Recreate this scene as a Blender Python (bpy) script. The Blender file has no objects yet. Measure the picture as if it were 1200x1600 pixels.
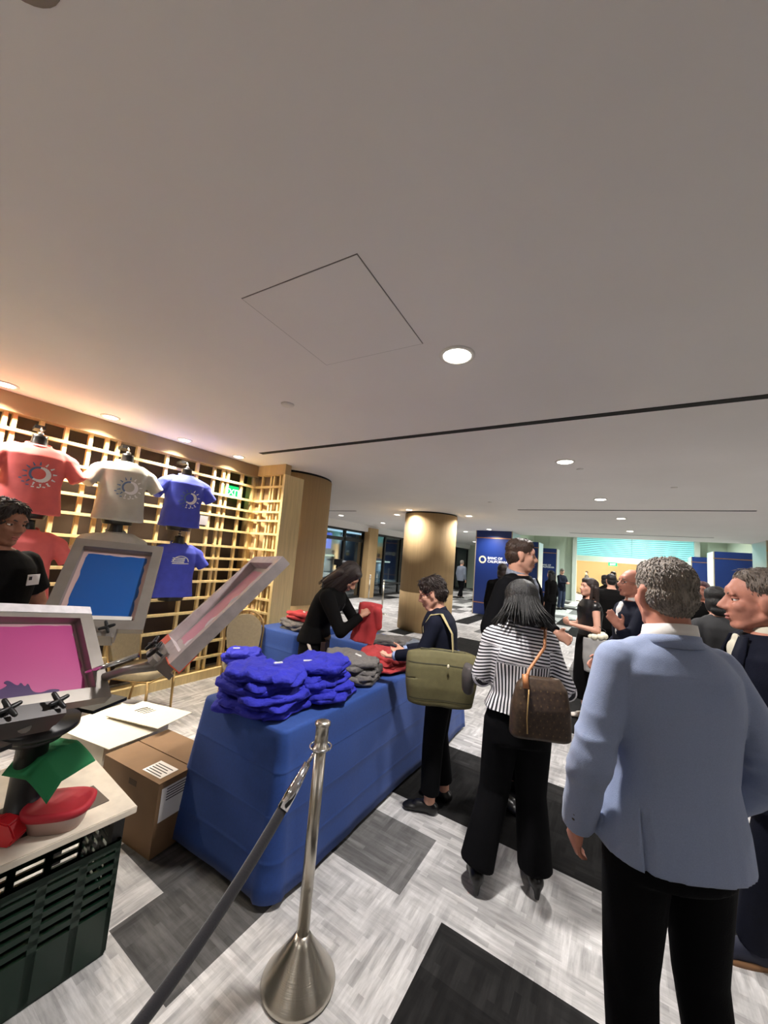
import bpy, bmesh, math, random
import numpy as np
from mathutils import Vector, Matrix
from mathutils.bvhtree import BVHTree
random.seed(7)
S = bpy.context.scene
COL = S.collection
PI = math.pi
R = math.radians

# ------------------------------------------------------------------ camera, world, exposure
cam_d = bpy.data.cameras.new('camera'); cam = bpy.data.objects.new('camera', cam_d); COL.objects.link(cam)
cam_d.sensor_fit = 'HORIZONTAL'; cam_d.sensor_width = 36.0; cam_d.lens = 580.0 / 1200.0 * 36.0
cam_d.clip_start = 0.02; cam_d.clip_end = 200
right = Vector((0.84638205, 0.52631885, 0.08139964)); down = Vector((0.00800277, 0.1402553, -0.99008303)); fwd = Vector((-0.53251609, 0.83863992, 0.11449756))
mw = Matrix((right, -down, -fwd)).transposed().to_4x4(); mw.translation = Vector((0, 0, 1.70))
cam.matrix_world = mw
S.camera = cam
W = bpy.data.worlds.new('world'); S.world = W; W.use_nodes = True
W.node_tree.nodes['Background'].inputs[0].default_value = (0.55, 0.62, 0.75, 1); W.node_tree.nodes['Background'].inputs[1].default_value = 0.03
S.view_settings.view_transform = 'Standard'; S.view_settings.look = 'None'; S.view_settings.gamma = 1.0
S.view_settings.use_curve_mapping = False
S.view_settings.exposure = 0.42
LAMP = 30.0          # watts of one ceiling downlight
CEIL = 2.80

# ------------------------------------------------------------------ materials
def srgb(c):
    return tuple(((x / 12.92) if x <= 0.04045 else ((x + 0.055) / 1.055) ** 2.4) for x in [v / 255.0 for v in c]) + (1.0,)
MATS = {}
def mat(name, rgb, rough=0.6, metal=0.0, noise=0.0, nscale=20.0, bump=0.0, bscale=60.0, stretch=(1, 1, 1), spec=0.5, emit=None, estr=0.0, coat=0.0, sheen=0.0, bdist=0.01):
    if name in MATS: return MATS[name]
    m = bpy.data.materials.new(name); m.use_nodes = True; nt = m.node_tree; b = nt.nodes['Principled BSDF']
    c = srgb(rgb)
    b.inputs['Base Color'].default_value = c; b.inputs['Roughness'].default_value = rough; b.inputs['Metallic'].default_value = metal
    b.inputs['Specular IOR Level'].default_value = spec
    b.inputs['Coat Weight'].default_value = coat; b.inputs['Sheen Weight'].default_value = sheen
    if emit is not None:
        b.inputs['Emission Color'].default_value = srgb(emit); b.inputs['Emission Strength'].default_value = estr
    if noise or bump:
        tc = nt.nodes.new('ShaderNodeTexCoord'); mp = nt.nodes.new('ShaderNodeMapping'); mp.inputs['Scale'].default_value = stretch
        nt.links.new(tc.outputs['Object'], mp.inputs[0])
    if noise:
        n = nt.nodes.new('ShaderNodeTexNoise'); n.inputs['Scale'].default_value = nscale; n.inputs['Detail'].default_value = 5
        nt.links.new(mp.outputs[0], n.inputs['Vector'])
        r = nt.nodes.new('ShaderNodeValToRGB'); r.color_ramp.elements[0].position = 0.3; r.color_ramp.elements[1].position = 0.7
        r.color_ramp.elements[0].color = tuple(x * (1 - noise) for x in c[:3]) + (1,)
        r.color_ramp.elements[1].color = tuple(min(1, x * (1 + noise)) for x in c[:3]) + (1,)
        nt.links.new(n.outputs['Fac'], r.inputs[0]); nt.links.new(r.outputs[0], b.inputs['Base Color'])
    if bump:
        n2 = nt.nodes.new('ShaderNodeTexNoise'); n2.inputs['Scale'].default_value = bscale; n2.inputs['Detail'].default_value = 4
        nt.links.new(mp.outputs[0], n2.inputs['Vector'])
        bp = nt.nodes.new('ShaderNodeBump'); bp.inputs['Strength'].default_value = bump; bp.inputs['Distance'].default_value = bdist
        nt.links.new(n2.outputs['Fac'], bp.inputs['Height']); nt.links.new(bp.outputs[0], b.inputs['Normal'])
    MATS[name] = m
    return m
def glass_mat(name, tint, gloss=0.15, rough=0.02):
    if name in MATS: return MATS[name]
    m = bpy.data.materials.new(name); m.use_nodes = True; nt = m.node_tree; nt.nodes.clear()
    o = nt.nodes.new('ShaderNodeOutputMaterial'); mx = nt.nodes.new('ShaderNodeMixShader'); t = nt.nodes.new('ShaderNodeBsdfTransparent'); g = nt.nodes.new('ShaderNodeBsdfGlossy')
    t.inputs[0].default_value = srgb(tint); g.inputs['Roughness'].default_value = rough; mx.inputs[0].default_value = gloss
    nt.links.new(t.outputs[0], mx.inputs[1]); nt.links.new(g.outputs[0], mx.inputs[2]); nt.links.new(mx.outputs[0], o.inputs[0])
    MATS[name] = m; return m
def stripe_mat(name, c1, c2, freq, axis=0, split=None, duty=0.5):
    """woven stripes; above height `split` (object z) they run the other way, as on the yoke of a shirt"""
    m = bpy.data.materials.new(name); m.use_nodes = True; nt = m.node_tree; b = nt.nodes['Principled BSDF']; b.inputs['Roughness'].default_value = 0.8
    at = nt.nodes.new('ShaderNodeAttribute'); at.attribute_name = 'weave'
    f1 = nt.nodes.new('ShaderNodeMath'); f1.operation = 'FRACT'; nt.links.new(at.outputs['Fac'], f1.inputs[0])
    f2 = nt.nodes.new('ShaderNodeMath'); f2.operation = 'GREATER_THAN'; f2.inputs[1].default_value = duty; nt.links.new(f1.outputs[0], f2.inputs[0]); mixv = f2.outputs[0]
    mc = nt.nodes.new('ShaderNodeMix'); mc.data_type = 'RGBA'; mc.inputs['A'].default_value = srgb(c1); mc.inputs['B'].default_value = srgb(c2)
    nt.links.new(mixv, mc.inputs['Factor']); nt.links.new(mc.outputs['Result'], b.inputs['Base Color'])
    MATS[name] = m; return m

M_ceil = mat('ceiling_paint', (234, 231, 228), 0.9, noise=0.02, nscale=1.5)
M_white = mat('white_paint', (225, 222, 216), 0.7)
M_wood = mat('light_oak', (222, 198, 144), 0.55, noise=0.10, nscale=6, stretch=(6, 6, 0.5))
M_colwood = mat('oak_veneer', (184, 156, 114), 0.7, spec=.2, noise=0.07, nscale=4, stretch=(8, 8, 0.25), bump=0.05, bscale=30)
M_wallbrown = mat('dark_bronze_panel', (66, 54, 44), 0.3, noise=0.15, nscale=3)
M_black = mat('black_metal', (18, 18, 19), 0.4)
M_slot = mat('black_slot', (8, 8, 9), 0.8)
M_steel = mat('brushed_steel', (196, 190, 178), 0.28, metal=1.0, bump=0.06, bscale=8, stretch=(1, 1, 60))
M_chrome = mat('chrome', (220, 220, 222), 0.12, metal=1.0)
M_alu = mat('aluminium_frame', (146, 140, 134), 0.42, metal=0.6, noise=0.12, nscale=9)
M_navywall = mat('navy_panel', (22, 44, 104), 0.35, noise=0.05, nscale=1)
M_copper = mat('copper_strip', (200, 140, 96), 0.3, metal=0.9)
M_gwall = mat('pale_green_wall', (196, 204, 188), 0.7)
M_beige = mat('beige_wall', (232, 212, 170), 0.8)
M_cloth = mat('royal_blue_linen', (24, 62, 132), 0.85, noise=0.07, nscale=70, bump=0.10, bscale=600, sheen=0.1)
M_rope = mat('black_velvet_rope', (30, 28, 34), 0.85, sheen=0.3, bump=0.2, bscale=200)
M_tshirt = {'blue': mat('blue_cotton', (30, 34, 160), 0.85, noise=0.12, nscale=10, bump=1.0, bscale=20, bdist=0.016), 'grey': mat('grey_cotton', (98, 94, 92), 0.9, noise=0.12, nscale=14, bump=1.0, bscale=20, bdist=0.016),
            'red': mat('coral_cotton', (170, 54, 56), 0.9, noise=0.1, nscale=12, bump=0.15, bscale=300)}
M_teeR = mat('coral_jersey', (216, 104, 102), 0.85, noise=0.06, nscale=14, bump=0.12, bscale=300)
M_teeG = mat('pale_grey_jersey', (186, 186, 176), 0.85, noise=0.06, nscale=14, bump=0.12, bscale=300)
M_teeB = mat('blue_jersey', (72, 84, 198), 0.85, noise=0.08, nscale=14, bump=0.12, bscale=300)
M_print = mat('white_print', (236, 236, 236), 0.6)
M_printb = mat('slate_blue_print', (86, 112, 150), 0.6)
M_form = mat('black_torso_form', (14, 13, 14), 0.3)
M_card = mat('brown_cardboard', (122, 94, 66), 0.8, noise=0.06, nscale=8)
M_cardw = mat('white_cardboard', (206, 198, 180), 0.8, noise=0.03, nscale=8)
M_paper = mat('white_paper', (232, 230, 228), 0.7)
M_ink = mat('black_ink', (40, 38, 38), 0.7)
M_gold = mat('champagne_metal', (190, 158, 104), 0.35, metal=0.8)
M_uph = mat('beige_upholstery', (156, 142, 112), 0.85, noise=0.08, nscale=40)

# ------------------------------------------------------------------ mesh helpers
def link(name, me, m=None, parent=None):
    o = bpy.data.objects.new(name, me); COL.objects.link(o)
    if m is not None:
        for x in (m if isinstance(m, (list, tuple)) else [m]): me.materials.append(x)
    if parent is not None: o.parent = parent
    return o
def from_bm(name, bm, m=None, parent=None, smooth=False):
    bmesh.ops.recalc_face_normals(bm, faces=bm.faces)
    me = bpy.data.meshes.new(name); bm.to_mesh(me); bm.free()
    if smooth: me.polygons.foreach_set('use_smooth', [True] * len(me.polygons))
    return link(name, me, m, parent)
def empty(name, loc=(0, 0, 0), rz=0.0):
    o = bpy.data.objects.new(name, None); COL.objects.link(o); o.location = loc; o.rotation_euler = (0, 0, rz); o.empty_display_size = 0.1
    return o
def tag(o, label=None, cat=None, group=None, kind=None):
    if label: o['label'] = label
    if cat: o['category'] = cat
    if group: o['group'] = group
    if kind: o['kind'] = kind
    return o
def struct(o): o['kind'] = 'structure'; return o
def box(bm, x0, x1, y0, y1, z0, z1, mi=0, M=None):
    vs = [bm.verts.new(Vector(p) if M is None else M @ Vector(p)) for p in ((x0, y0, z0), (x1, y0, z0), (x1, y1, z0), (x0, y1, z0), (x0, y0, z1), (x1, y0, z1), (x1, y1, z1), (x0, y1, z1))]
    for f in ((3, 2, 1, 0), (4, 5, 6, 7), (0, 1, 5, 4), (1, 2, 6, 5), (2, 3, 7, 6), (3, 0, 4, 7)):
        bm.faces.new([vs[i] for i in f]).material_index = mi
def frame_of(a, b, hint=Vector((0, 0, 1))):
    t = (Vector(b) - Vector(a)); t.normalize()
    if abs(t.dot(hint)) > 0.98: hint = Vector((1, 0, 0))
    x = hint.cross(t).normalized(); y = t.cross(x).normalized()
    return t, x, y
def rings(bm, rs, close0=True, close1=True):
    """rs: list of lists of points, equal counts"""
    vr = [[bm.verts.new(p) for p in r] for r in rs]; n = len(vr[0])
    for a, b in zip(vr, vr[1:]):
        for i in range(n): bm.faces.new((a[i], a[(i + 1) % n], b[(i + 1) % n], b[i]))
    if close0: bm.faces.new(list(reversed(vr[0])))
    if close1: bm.faces.new(vr[-1])
def tube(bm, pts, rad, seg=10, caps=True):
    pts = [Vector(p) for p in pts]; n = len(pts)
    if not isinstance(rad, (list, tuple)): rad = [rad] * n
    rs = []; px = None
    for i, p in enumerate(pts):
        t = (pts[min(i + 1, n - 1)] - pts[max(i - 1, 0)]).normalized()
        if px is None:
            h = Vector((0, 0, 1)) if abs(t.z) < 0.9 else Vector((1, 0, 0)); px = h.cross(t).normalized()
        px = (px - t * px.dot(t)).normalized(); py = t.cross(px)
        rs.append([p + (px * math.cos(2 * PI * k / seg) + py * math.sin(2 * PI * k / seg)) * rad[i] for k in range(seg)])
    rings(bm, rs, caps, caps)
def cap(bm, a, b, r0, r1, seg=14, flat=(False, False), flatten=1.0, hint=None):
    a = Vector(a); b = Vector(b); t, x, y = frame_of(a, b, Vector(hint) if hint else Vector((0, 0, 1)))
    rs = []
    def ring(c, r): rs.append([c + (x * math.cos(2 * PI * k / seg) + y * math.sin(2 * PI * k / seg) * flatten) * r for k in range(seg)])
    if not flat[0]:
        for q in (80, 55, 28): ring(a - t * r0 * math.sin(R(q)), r0 * math.cos(R(q)))
    ring(a, r0); ring(a.lerp(b, 0.5), (r0 + r1) / 2); ring(b, r1)
    if not flat[1]:
        for q in (28, 55, 80): ring(b + t * r1 * math.sin(R(q)), r1 * math.cos(R(q)))
    rings(bm, rs)
def ell(bm, c, r, M=None, seg=20):
    c = Vector(c); rs = []
    for i in range(1, seg // 2):
        a = -PI / 2 + PI * i / (seg // 2); rr = []
        for k in range(seg):
            v = Vector((math.cos(a) * math.cos(2 * PI * k / seg) * r[0], math.cos(a) * math.sin(2 * PI * k / seg) * r[1], math.sin(a) * r[2]))
            if M is not None: v = M @ v
            rr.append(c + v)
        rs.append(rr)
    rings(bm, rs)
def lathe(bm, prof, seg=48, c=(0, 0)):
    rs = [[Vector((c[0] + r * math.cos(2 * PI * k / seg), c[1] + r * math.sin(2 * PI * k / seg), z)) for k in range(seg)] for r, z in prof]
    rings(bm, rs)
def arr(me):
    a = np.empty(len(me.vertices) * 3); me.vertices.foreach_get('co', a); return a.reshape(-1, 3)
def put(me, a): me.vertices.foreach_set('co', a.ravel()); me.update()
def normals(me):
    a = np.empty(len(me.vertices) * 3); me.vertices.foreach_get('normal', a); return a.reshape(-1, 3)
def fbm(p, freq, seed, octs=2, an=(1, 1, 1)):
    g = np.random.default_rng(seed); out = np.zeros(len(p)); amp = 1.0; q = p * np.array(an)
    for o in range(octs):
        s = np.zeros(len(p))
        for k in range(5):
            d = g.normal(size=3); d /= np.linalg.norm(d); ph = g.uniform(0, 6.28)
            w = np.sin(q @ (d[[1, 2, 0]]) * freq * 0.7 + g.uniform(0, 6)) * 0.9
            s += np.sin(q @ d * freq + ph + w)
        out += amp * s / 5; amp *= 0.5; freq *= 2.1
    return out
def wrinkle(o, amp, freq, seed=1, octs=2, an=(1, 1, 1), sharp=False, zmin=None):
    me = o.data; p = arr(me); n = normals(me); w = fbm(p, freq, seed, octs, an)
    if sharp: w = 0.6 - np.abs(w) * 2
    if zmin is not None: w = w * np.clip((p[:, 2] - zmin) / 0.05, 0, 1)
    put(me, p + n * (w * amp)[:, None]); return o
def bake(o, smooth=True):
    """apply the modifiers of o"""
    dg = bpy.context.evaluated_depsgraph_get(); me = bpy.data.meshes.new_from_object(o.evaluated_get(dg))
    old = o.data; o.modifiers.clear(); o.data = me; me.name = old.name
    if smooth: me.polygons.foreach_set('use_smooth', [True] * len(me.polygons))
    return o
def blob(name, bm, vox, m, parent=None, smooth=4):
    """weld overlapping closed shapes into ONE continuous surface"""
    me = bpy.data.meshes.new(name); bmesh.ops.recalc_face_normals(bm, faces=bm.faces); bm.to_mesh(me); bm.free()
    o = link(name, me, m, None)
    r = o.modifiers.new('r', 'REMESH'); r.mode = 'VOXEL'; r.voxel_size = vox; r.use_smooth_shade = True
    if smooth:
        s = o.modifiers.new('s', 'SMOOTH'); s.factor = 0.5; s.iterations = smooth
    bake(o)
    if len(o.data.materials) == 0: o.data.materials.append(m)
    if parent is not None: o.parent = parent
    return o
def copy_tree(o, parent=None):
    c = o.copy(); COL.objects.link(c)
    if parent is not None: c.parent = parent
    for ch in [x for x in o.children]: copy_tree(ch, c)
    return c
def simple(name, prims, m, parent=None, smooth=False, bev=0.0):
    bm = bmesh.new()
    for p in prims: box(bm, *p)
    if bev: bmesh.ops.bevel(bm, geom=bm.edges[:], offset=bev, segments=2, affect='EDGES')
    return from_bm(name, bm, m, parent, smooth)
def quadmesh(bm, pts, mi=0):
    f = bm.faces.new([bm.verts.new(Vector(p)) for p in pts]); f.material_index = mi; return f

# ------------------------------------------------------------------ the setting: floor
def make_floor():
    c = 0.23; x0, x1, y0, y1 = -12.42, 9.2, -3.63, 36.77
    nx = int(round((x1 - x0) / c)); ny = int(round((y1 - y0) / c))
    rng = random.Random(3)
    val = {}
    LIGHT, MID, DK, BLK = 0.50, 0.17, 0.075, 0.016
    # carpet modules: blocks of 2x4 cells, some dark
    for i in range(nx):
        for j in range(ny):
            X = x0 + (i + .5) * c; Y = y0 + (j + .5) * c
            bi = math.floor((X + 0.69) / 0.46); bj = math.floor((Y - 0.05) / 0.92)
            h = random.Random(bi * 7919 + bj * 104729).random()
            v = LIGHT * (0.92 + 0.16 * random.Random(i // 2 * 31 + j // 1 * 577).random())
            if Y > 4.2 or X < -2.9 or X > 0.9:
                if h < 0.14: v = BLK
                elif h < 0.27: v = MID
                elif h < 0.34: v = DK
            val[i, j] = v
    def rect(xa, xb, ya, yb, v):
        for i in range(nx):
            for j in range(ny):
                X = x0 + (i + .5) * c; Y = y0 + (j + .5) * c
                if xa < X < xb and ya < Y < yb: val[i, j] = v
    rect(-3.0, 1.6, -1.2, 6.1, LIGHT)
    rect(-0.69, 0.46, -0.6, 1.89, BLK); rect(-0.69, 0.46, 1.66, 1.89, BLK * 1.5)
    rect(-1.31, 1.15, 2.58, 3.50, BLK); rect(-1.31, 1.15, 3.27, 3.50, BLK * 1.7)
    rect(-1.38, -0.85, 1.84, 2.30, MID * 0.9)
    rect(-2.32, -1.31, 1.1, 1.9, DK * 1.2); rect(-1.84, -1.31, 0.9, 1.4, DK * 1.2)
    rect(-0.71, 0.23, 4.65, 6.03, BLK * 1.2); rect(-2.3, -1.6, 5.8, 6.5, MID)
    rect(-1.15, -0.69, 4.2, 4.65, MID * 1.3)
    rect(0.46, 1.6, 0.9, 1.9, LIGHT); rect(-4.4, -2.3, -0.5, 3.4, LIGHT * 1.05)
    me = bpy.data.meshes.new('floor'); vs = []; fs = []; cols = []
    for j in range(ny + 1):
        for i in range(nx + 1): vs.append((x0 + i * c, y0 + j * c, 0))
    for j in range(ny):
        for i in range(nx):
            a = j * (nx + 1) + i; fs.append((a, a + 1, a + nx + 2, a + nx + 1))
            v = val[i, j]; cols += [v * 1.0, v * 0.975, v * 0.96, 1.0] * 4
    me.from_pydata(vs, [], fs)
    at = me.color_attributes.new('tile', 'FLOAT_COLOR', 'CORNER'); at.data.foreach_set('color', cols)
    m = bpy.data.materials.new('carpet_tiles'); m.use_nodes = True; nt = m.node_tree; b = nt.nodes['Principled BSDF']; b.inputs['Roughness'].default_value = 0.95; b.inputs['Specular IOR Level'].default_value = 0.1
    ca = nt.nodes.new('ShaderNodeVertexColor'); ca.layer_name = 'tile'
    tc = nt.nodes.new('ShaderNodeTexCoord')
    def N(scale, st, det=6):
        mp = nt.nodes.new('ShaderNodeMapping'); mp.inputs['Scale'].default_value = st; nt.links.new(tc.outputs['Object'], mp.inputs[0])
        n = nt.nodes.new('ShaderNodeTexNoise'); n.inputs['Scale'].default_value = scale; n.inputs['Detail'].default_value = det; n.inputs['Roughness'].default_value = 0.65
        nt.links.new(mp.outputs[0], n.inputs['Vector']); return n.outputs['Fac']
    nA = N(5.0, (1, 8, 1)); nB = N(5.0, (8, 1, 1))
    ck0 = N(2.2, (1, 1, 1), 2); ckr = nt.nodes.new('ShaderNodeMapRange'); ckr.inputs['From Min'].default_value = 0.44; ckr.inputs['From Max'].default_value = 0.56; nt.links.new(ck0, ckr.inputs['Value'])
    mx = nt.nodes.new('ShaderNodeMix'); mx.data_type = 'FLOAT'
    nt.links.new(ckr.outputs[0], mx.inputs['Factor']); nt.links.new(nA, mx.inputs['A']); nt.links.new(nB, mx.inputs['B'])
    rp = nt.nodes.new('ShaderNodeMapRange'); rp.inputs['From Min'].default_value = 0.3; rp.inputs['From Max'].default_value = 0.7; rp.inputs['To Min'].default_value = 0.68; rp.inputs['To Max'].default_value = 1.28
    nt.links.new(mx.outputs['Result'], rp.inputs['Value'])
    big = N(1.7, (1, 1, 1), 3); rp2 = nt.nodes.new('ShaderNodeMapRange'); rp2.inputs['From Min'].default_value = 0.35; rp2.inputs['From Max'].default_value = 0.65; rp2.inputs['To Min'].default_value = 0.8; rp2.inputs['To Max'].default_value = 1.15
    nt.links.new(big, rp2.inputs['Value'])
    mu = nt.nodes.new('ShaderNodeMath'); mu.operation = 'MULTIPLY'; nt.links.new(rp.outputs[0], mu.inputs[0]); nt.links.new(rp2.outputs[0], mu.inputs[1])
    def BR(rot, wd, ht):
        mp = nt.nodes.new('ShaderNodeMapping'); mp.inputs['Rotation'].default_value = (0, 0, rot); nt.links.new(tc.outputs['Object'], mp.inputs[0])
        br = nt.nodes.new('ShaderNodeTexBrick'); br.inputs['Scale'].default_value = 1.0; br.inputs['Brick Width'].default_value = wd; br.inputs['Row Height'].default_value = ht; br.inputs['Mortar Size'].default_value = 0.0
        br.inputs['Color1'].default_value = (.72, .72, .72, 1); br.inputs['Color2'].default_value = (1.16, 1.16, 1.16, 1); nt.links.new(mp.outputs[0], br.inputs['Vector']); return br.outputs['Color']
    mb = nt.nodes.new('ShaderNodeMix'); mb.data_type = 'RGBA'; nt.links.new(ckr.outputs[0], mb.inputs['Factor']); nt.links.new(BR(0, .19, .028), mb.inputs['A']); nt.links.new(BR(PI / 2, .19, .028), mb.inputs['B'])
    vq = nt.nodes.new('ShaderNodeSeparateColor'); nt.links.new(mb.outputs['Result'], vq.inputs[0]); mu0 = mu
    mu = nt.nodes.new('ShaderNodeMath'); mu.operation = 'MULTIPLY'; nt.links.new(mu0.outputs[0], mu.inputs[0]); nt.links.new(vq.outputs[0], mu.inputs[1])
    vm = nt.nodes.new('ShaderNodeVectorMath'); vm.operation = 'SCALE'; nt.links.new(ca.outputs['Color'], vm.inputs[0]); nt.links.new(mu.outputs[0], vm.inputs['Scale'])
    nt.links.new(vm.outputs[0], b.inputs['Base Color'])
    struct(link('floor', me, m))
make_floor()

# ceiling with the slots cut out as separate dark recesses
bm = bmesh.new()
SL = [(-3.68, 4.5, 2.90), (-1.67, 1.75, 7.55), (-1.2, 2.05, 12.27), (-9.0, -5.9, 7.9)]
box(bm, -8.5, 9.2, -3.6, 13.7, CEIL, CEIL + 0.25)
struct(from_bm('ceiling', bm, M_ceil))
for i, (a, b_, y) in enumerate(SL):
    w = 0.032
    struct(simple('trim_%d' % (i + 1), [(a, b_, y - w, y + w, CEIL - 0.004, CEIL + 0.002)], M_slot))
struct(simple('wall_right', [(5.6, 5.75, -3.6, 13.7, 0, CEIL)], M_white))
struct(simple('wall_behind', [(-8.5, 5.75, -3.75, -3.6, 0, CEIL)], M_white))
# wall behind the lattice
struct(simple('wall_left', [(-4.95, -4.80, -3.6, 3.9, 0, CEIL)], M_wallbrown))
# soffit over the window wall
struct(simple('trim_5', [(-8.5, -8.25, 3.9, 24.0, 2.54, CEIL)], M_ceil))
# ---------- window wall at the street side
M_glassd = glass_mat('dark_glass', (150, 165, 170), 0.22, 0.05)
def window(n, y0, y1, transom=None, door=False):
    t = empty('%s_%d' % ('door' if door else 'window', n), (-8.42, (y0 + y1) / 2, 0)); struct(t)
    h = (y1 - y0) / 2; w = 0.05
    pr = [(-.05, .05, -h, -h + w, 0, 2.54), (-.05, .05, h - w, h, 0, 2.54), (-.05, .05, -h, h, 2.47, 2.54), (-.05, .05, -h, h, 0, 0.08)]
    if transom: pr.append((-.05, .05, -h, h, transom, transom + 0.12))
    simple('window_frame', pr, M_black, t)
    simple('pane', [(-.01, .01, -h + w, h - w, 0.08, 2.47)], M_glassd, t)
for i, (a, b_) in enumerate([(3.9, 5.6), (5.6, 7.3), (7.3, 8.9), (10.7, 11.9), (12.6, 13.5), (13.5, 14.9), (14.9, 16.3), (16.3, 18.0), (18.0, 19.8), (19.8, 22.0), (22.0, 24.0)]): window(i + 1, a, b_, 2.1 if i < 4 else None)
window(1, 8.9, 10.7, 2.1, True)
# street outside
struct(simple('wall_outside', [(-14.2, -14.0, 2, 26, 0, 5)], mat('dark_facade', (110, 116, 118), 0.6, noise=0.6, nscale=1.2)))
struct(simple('floor_outside', [(-14.0, -8.5, 2, 26, -0.2, -0.01)], mat('wet_pavement', (120, 126, 128), 0.3, noise=0.4, nscale=1.0)))
def lamp_area(parent, size, power, rgb, spread=150, z=-0.03):
    l = bpy.data.lights.new('lamp', 'AREA'); l.shape = 'DISK'; l.size = size; l.energy = power; l.color = rgb; l.spread = R(spread)
    o = bpy.data.objects.new('lamp', l); COL.objects.link(o); o.parent = parent; o.location = (0, 0, z); return o
def glow(name, b6, rgb, st, label, cat='light', group=None):
    o_ = simple(name, [b6], mat('glow_%s_%d' % (name, int(st * 10)) + str(rgb), rgb, 0.5, emit=rgb, estr=st)); tag(o_, label, cat, group)
    if name == 'light_bar': l_ = lamp_area(o_, .4, 60, (0.9, .95, 1), 170); l_.location = (b6[1] + .3, (b6[2] + b6[3]) / 2, b6[4] - .02)
glow('light_bar', (-13.995, -13.97, 15.78, 19.59, 2.843, 2.962), (235, 240, 255), 5, 'long white light bar high on the facade outside the glass door')
glow('light_bar', (-13.995, -13.97, 15.11, 16.99, 1.370, 1.464), (255, 240, 200), 5, 'warm light bar low on the facade outside the glass door')
glow('light_bar', (-13.995, -13.97, 20.77, 23.37, 1.169, 1.263), (255, 245, 220), 5, 'warm light bar outside, seen beside the slim oak post')
glow('blue_screen', (-13.995, -13.97, 15.95, 16.62, 1.812, 2.711), (60, 90, 255), 4, 'tall glowing blue banner outside the glass door', 'screen')
glow('blue_screen', (-13.995, -13.97, 16.62, 17.97, 2.992, 3.273), (50, 110, 255), 3, 'wide glowing blue strip outside, above the glass door', 'screen')
# slim oak post at the windows
struct(simple('trim_6', [(-8.55, -8.15, 11.95, 12.55, 0, 2.7)], M_colwood))

# ---------- round oak columns
def column(x, y, r, label):
    t = empty('round_column', (x, y, 0)); tag(t, label, 'column')
    bm = bmesh.new(); lathe(bm, [(r, 0.0), (r, 0.885), (r - .006, 0.887), (r - .006, 0.897), (r, 0.899), (r, CEIL - 0.03)], 72); from_bm('veneer_panel', bm, M_colwood, t, True)
    for p in t.children[-1].data.polygons: p.use_smooth = True
    bm = bmesh.new(); lathe(bm, [(r - .01, CEIL - 0.03), (r - .01, CEIL)], 72); from_bm('shadow_gap', bm, M_slot, t, True)
column(-4.42, 4.12, 0.65, 'thick round oak column beside the wooden lattice')
column(-3.98, 8.5, 0.65, 'round oak column standing free in the middle of the lobby')

# ---------- wooden lattice
def lattice():
    t = empty('lattice_screen', (-4.38, 1.5, 0)); tag(t, 'pale wooden lattice screen along the wall behind the shirts', 'lattice')
    y0, y1 = -3.4 - 1.5, 3.42 - 1.5
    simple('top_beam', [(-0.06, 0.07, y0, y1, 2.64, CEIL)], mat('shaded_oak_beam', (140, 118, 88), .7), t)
    simple('base_rail', [(-0.06, 0.07, y0, y1, 0, 0.10)], M_wood, t)
    ys = [.83, .89, 1.07, 1.25, 1.44, 1.58, 1.68, 1.87, 2.18, 2.55, 2.78, 2.91, 2.98, 3.2, 3.39]
    ys = [y - 4.9 + 2.3 for y in ys if y - 2.6 < 0.75 and y > 1] + [.2, .42, .55] + ys
    bm = bmesh.new()
    for y in ys: box(bm, -0.03, 0.012, y - 1.5 - .016, y - 1.5 + .016, 0.1, 2.64)
    from_bm('vertical_slats', bm, M_wood, t)
    bm = bmesh.new()
    zs = [2.50, 2.30, 2.15, 2.03, 1.85, 1.64, 1.48, 1.34, 1.19, .99, .82, .62, .44, .25]
    for z in zs: box(bm, -0.012, 0.035, y0, y1, z - .014, z + .014)
    from_bm('horizontal_slats', bm, M_wood, t)
    # return towards the column
    t2 = empty('lattice_screen', (-4.38, 3.44, 0)); tag(t2, 'short wooden lattice return turning from the wall to the oak column', 'lattice')
    simple('top_beam', [(0.07, 0.62, -0.05, 0.05, 2.66, CEIL)], M_colwood, t2)
    simple('end_post', [(0.585, 0.63, -0.05, 0.30, 0, 2.66), (-0.05, 0.0, -0.02, 0.03, 0, 2.66)], M_wood, t2)
    bm = bmesh.new()
    for x in (.12, .30, .36, .48): box(bm, x - .016, x + .016, 0.0, 0.03, 0.1, 2.66)
    from_bm('vertical_slats', bm, M_wood, t2)
    bm = bmesh.new()
    for z in zs + [.1]: box(bm, 0, 0.6, -.03, .0, z - .014, z + .014)
    from_bm('horizontal_slats', bm, M_wood, t2)
lattice()
# exit sign behind the lattice
def exit_sign(loc, rz, label, w=0.3, h=0.17):
    t = empty('exit_sign', loc, rz); tag(t, label, 'sign')
    simple('housing', [(-w / 2, w / 2, -.02, .02, -h / 2, h / 2)], mat('green_sign', (20, 170, 90), 0.4, emit=(30, 210, 110), estr=1.2), t)
    txt('lettering', 'EXIT', h * 0.75, mat('sign_white', (240, 255, 245), 0.4, emit=(230, 255, 240), estr=1.5), t, (0, -.022, -h * .28), (R(90), 0, 0))
def txt(name, s, size, m, parent, loc, rot, align='CENTER', ext=0.002):
    cu = bpy.data.curves.new(name, 'FONT'); cu.body = s; cu.size = size; cu.align_x = align; cu.extrude = ext; cu.offset = size * 0.012
    o = bpy.data.objects.new(name, cu); COL.objects.link(o)
    dg = bpy.context.evaluated_depsgraph_get(); me = bpy.data.meshes.new_from_object(o.evaluated_get(dg)); bpy.data.objects.remove(o)
    o = bpy.data.objects.new(name, me); COL.objects.link(o); me.materials.clear(); me.materials.append(m)
    o.parent = parent; o.location = loc; o.rotation_euler = rot; return o
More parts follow.
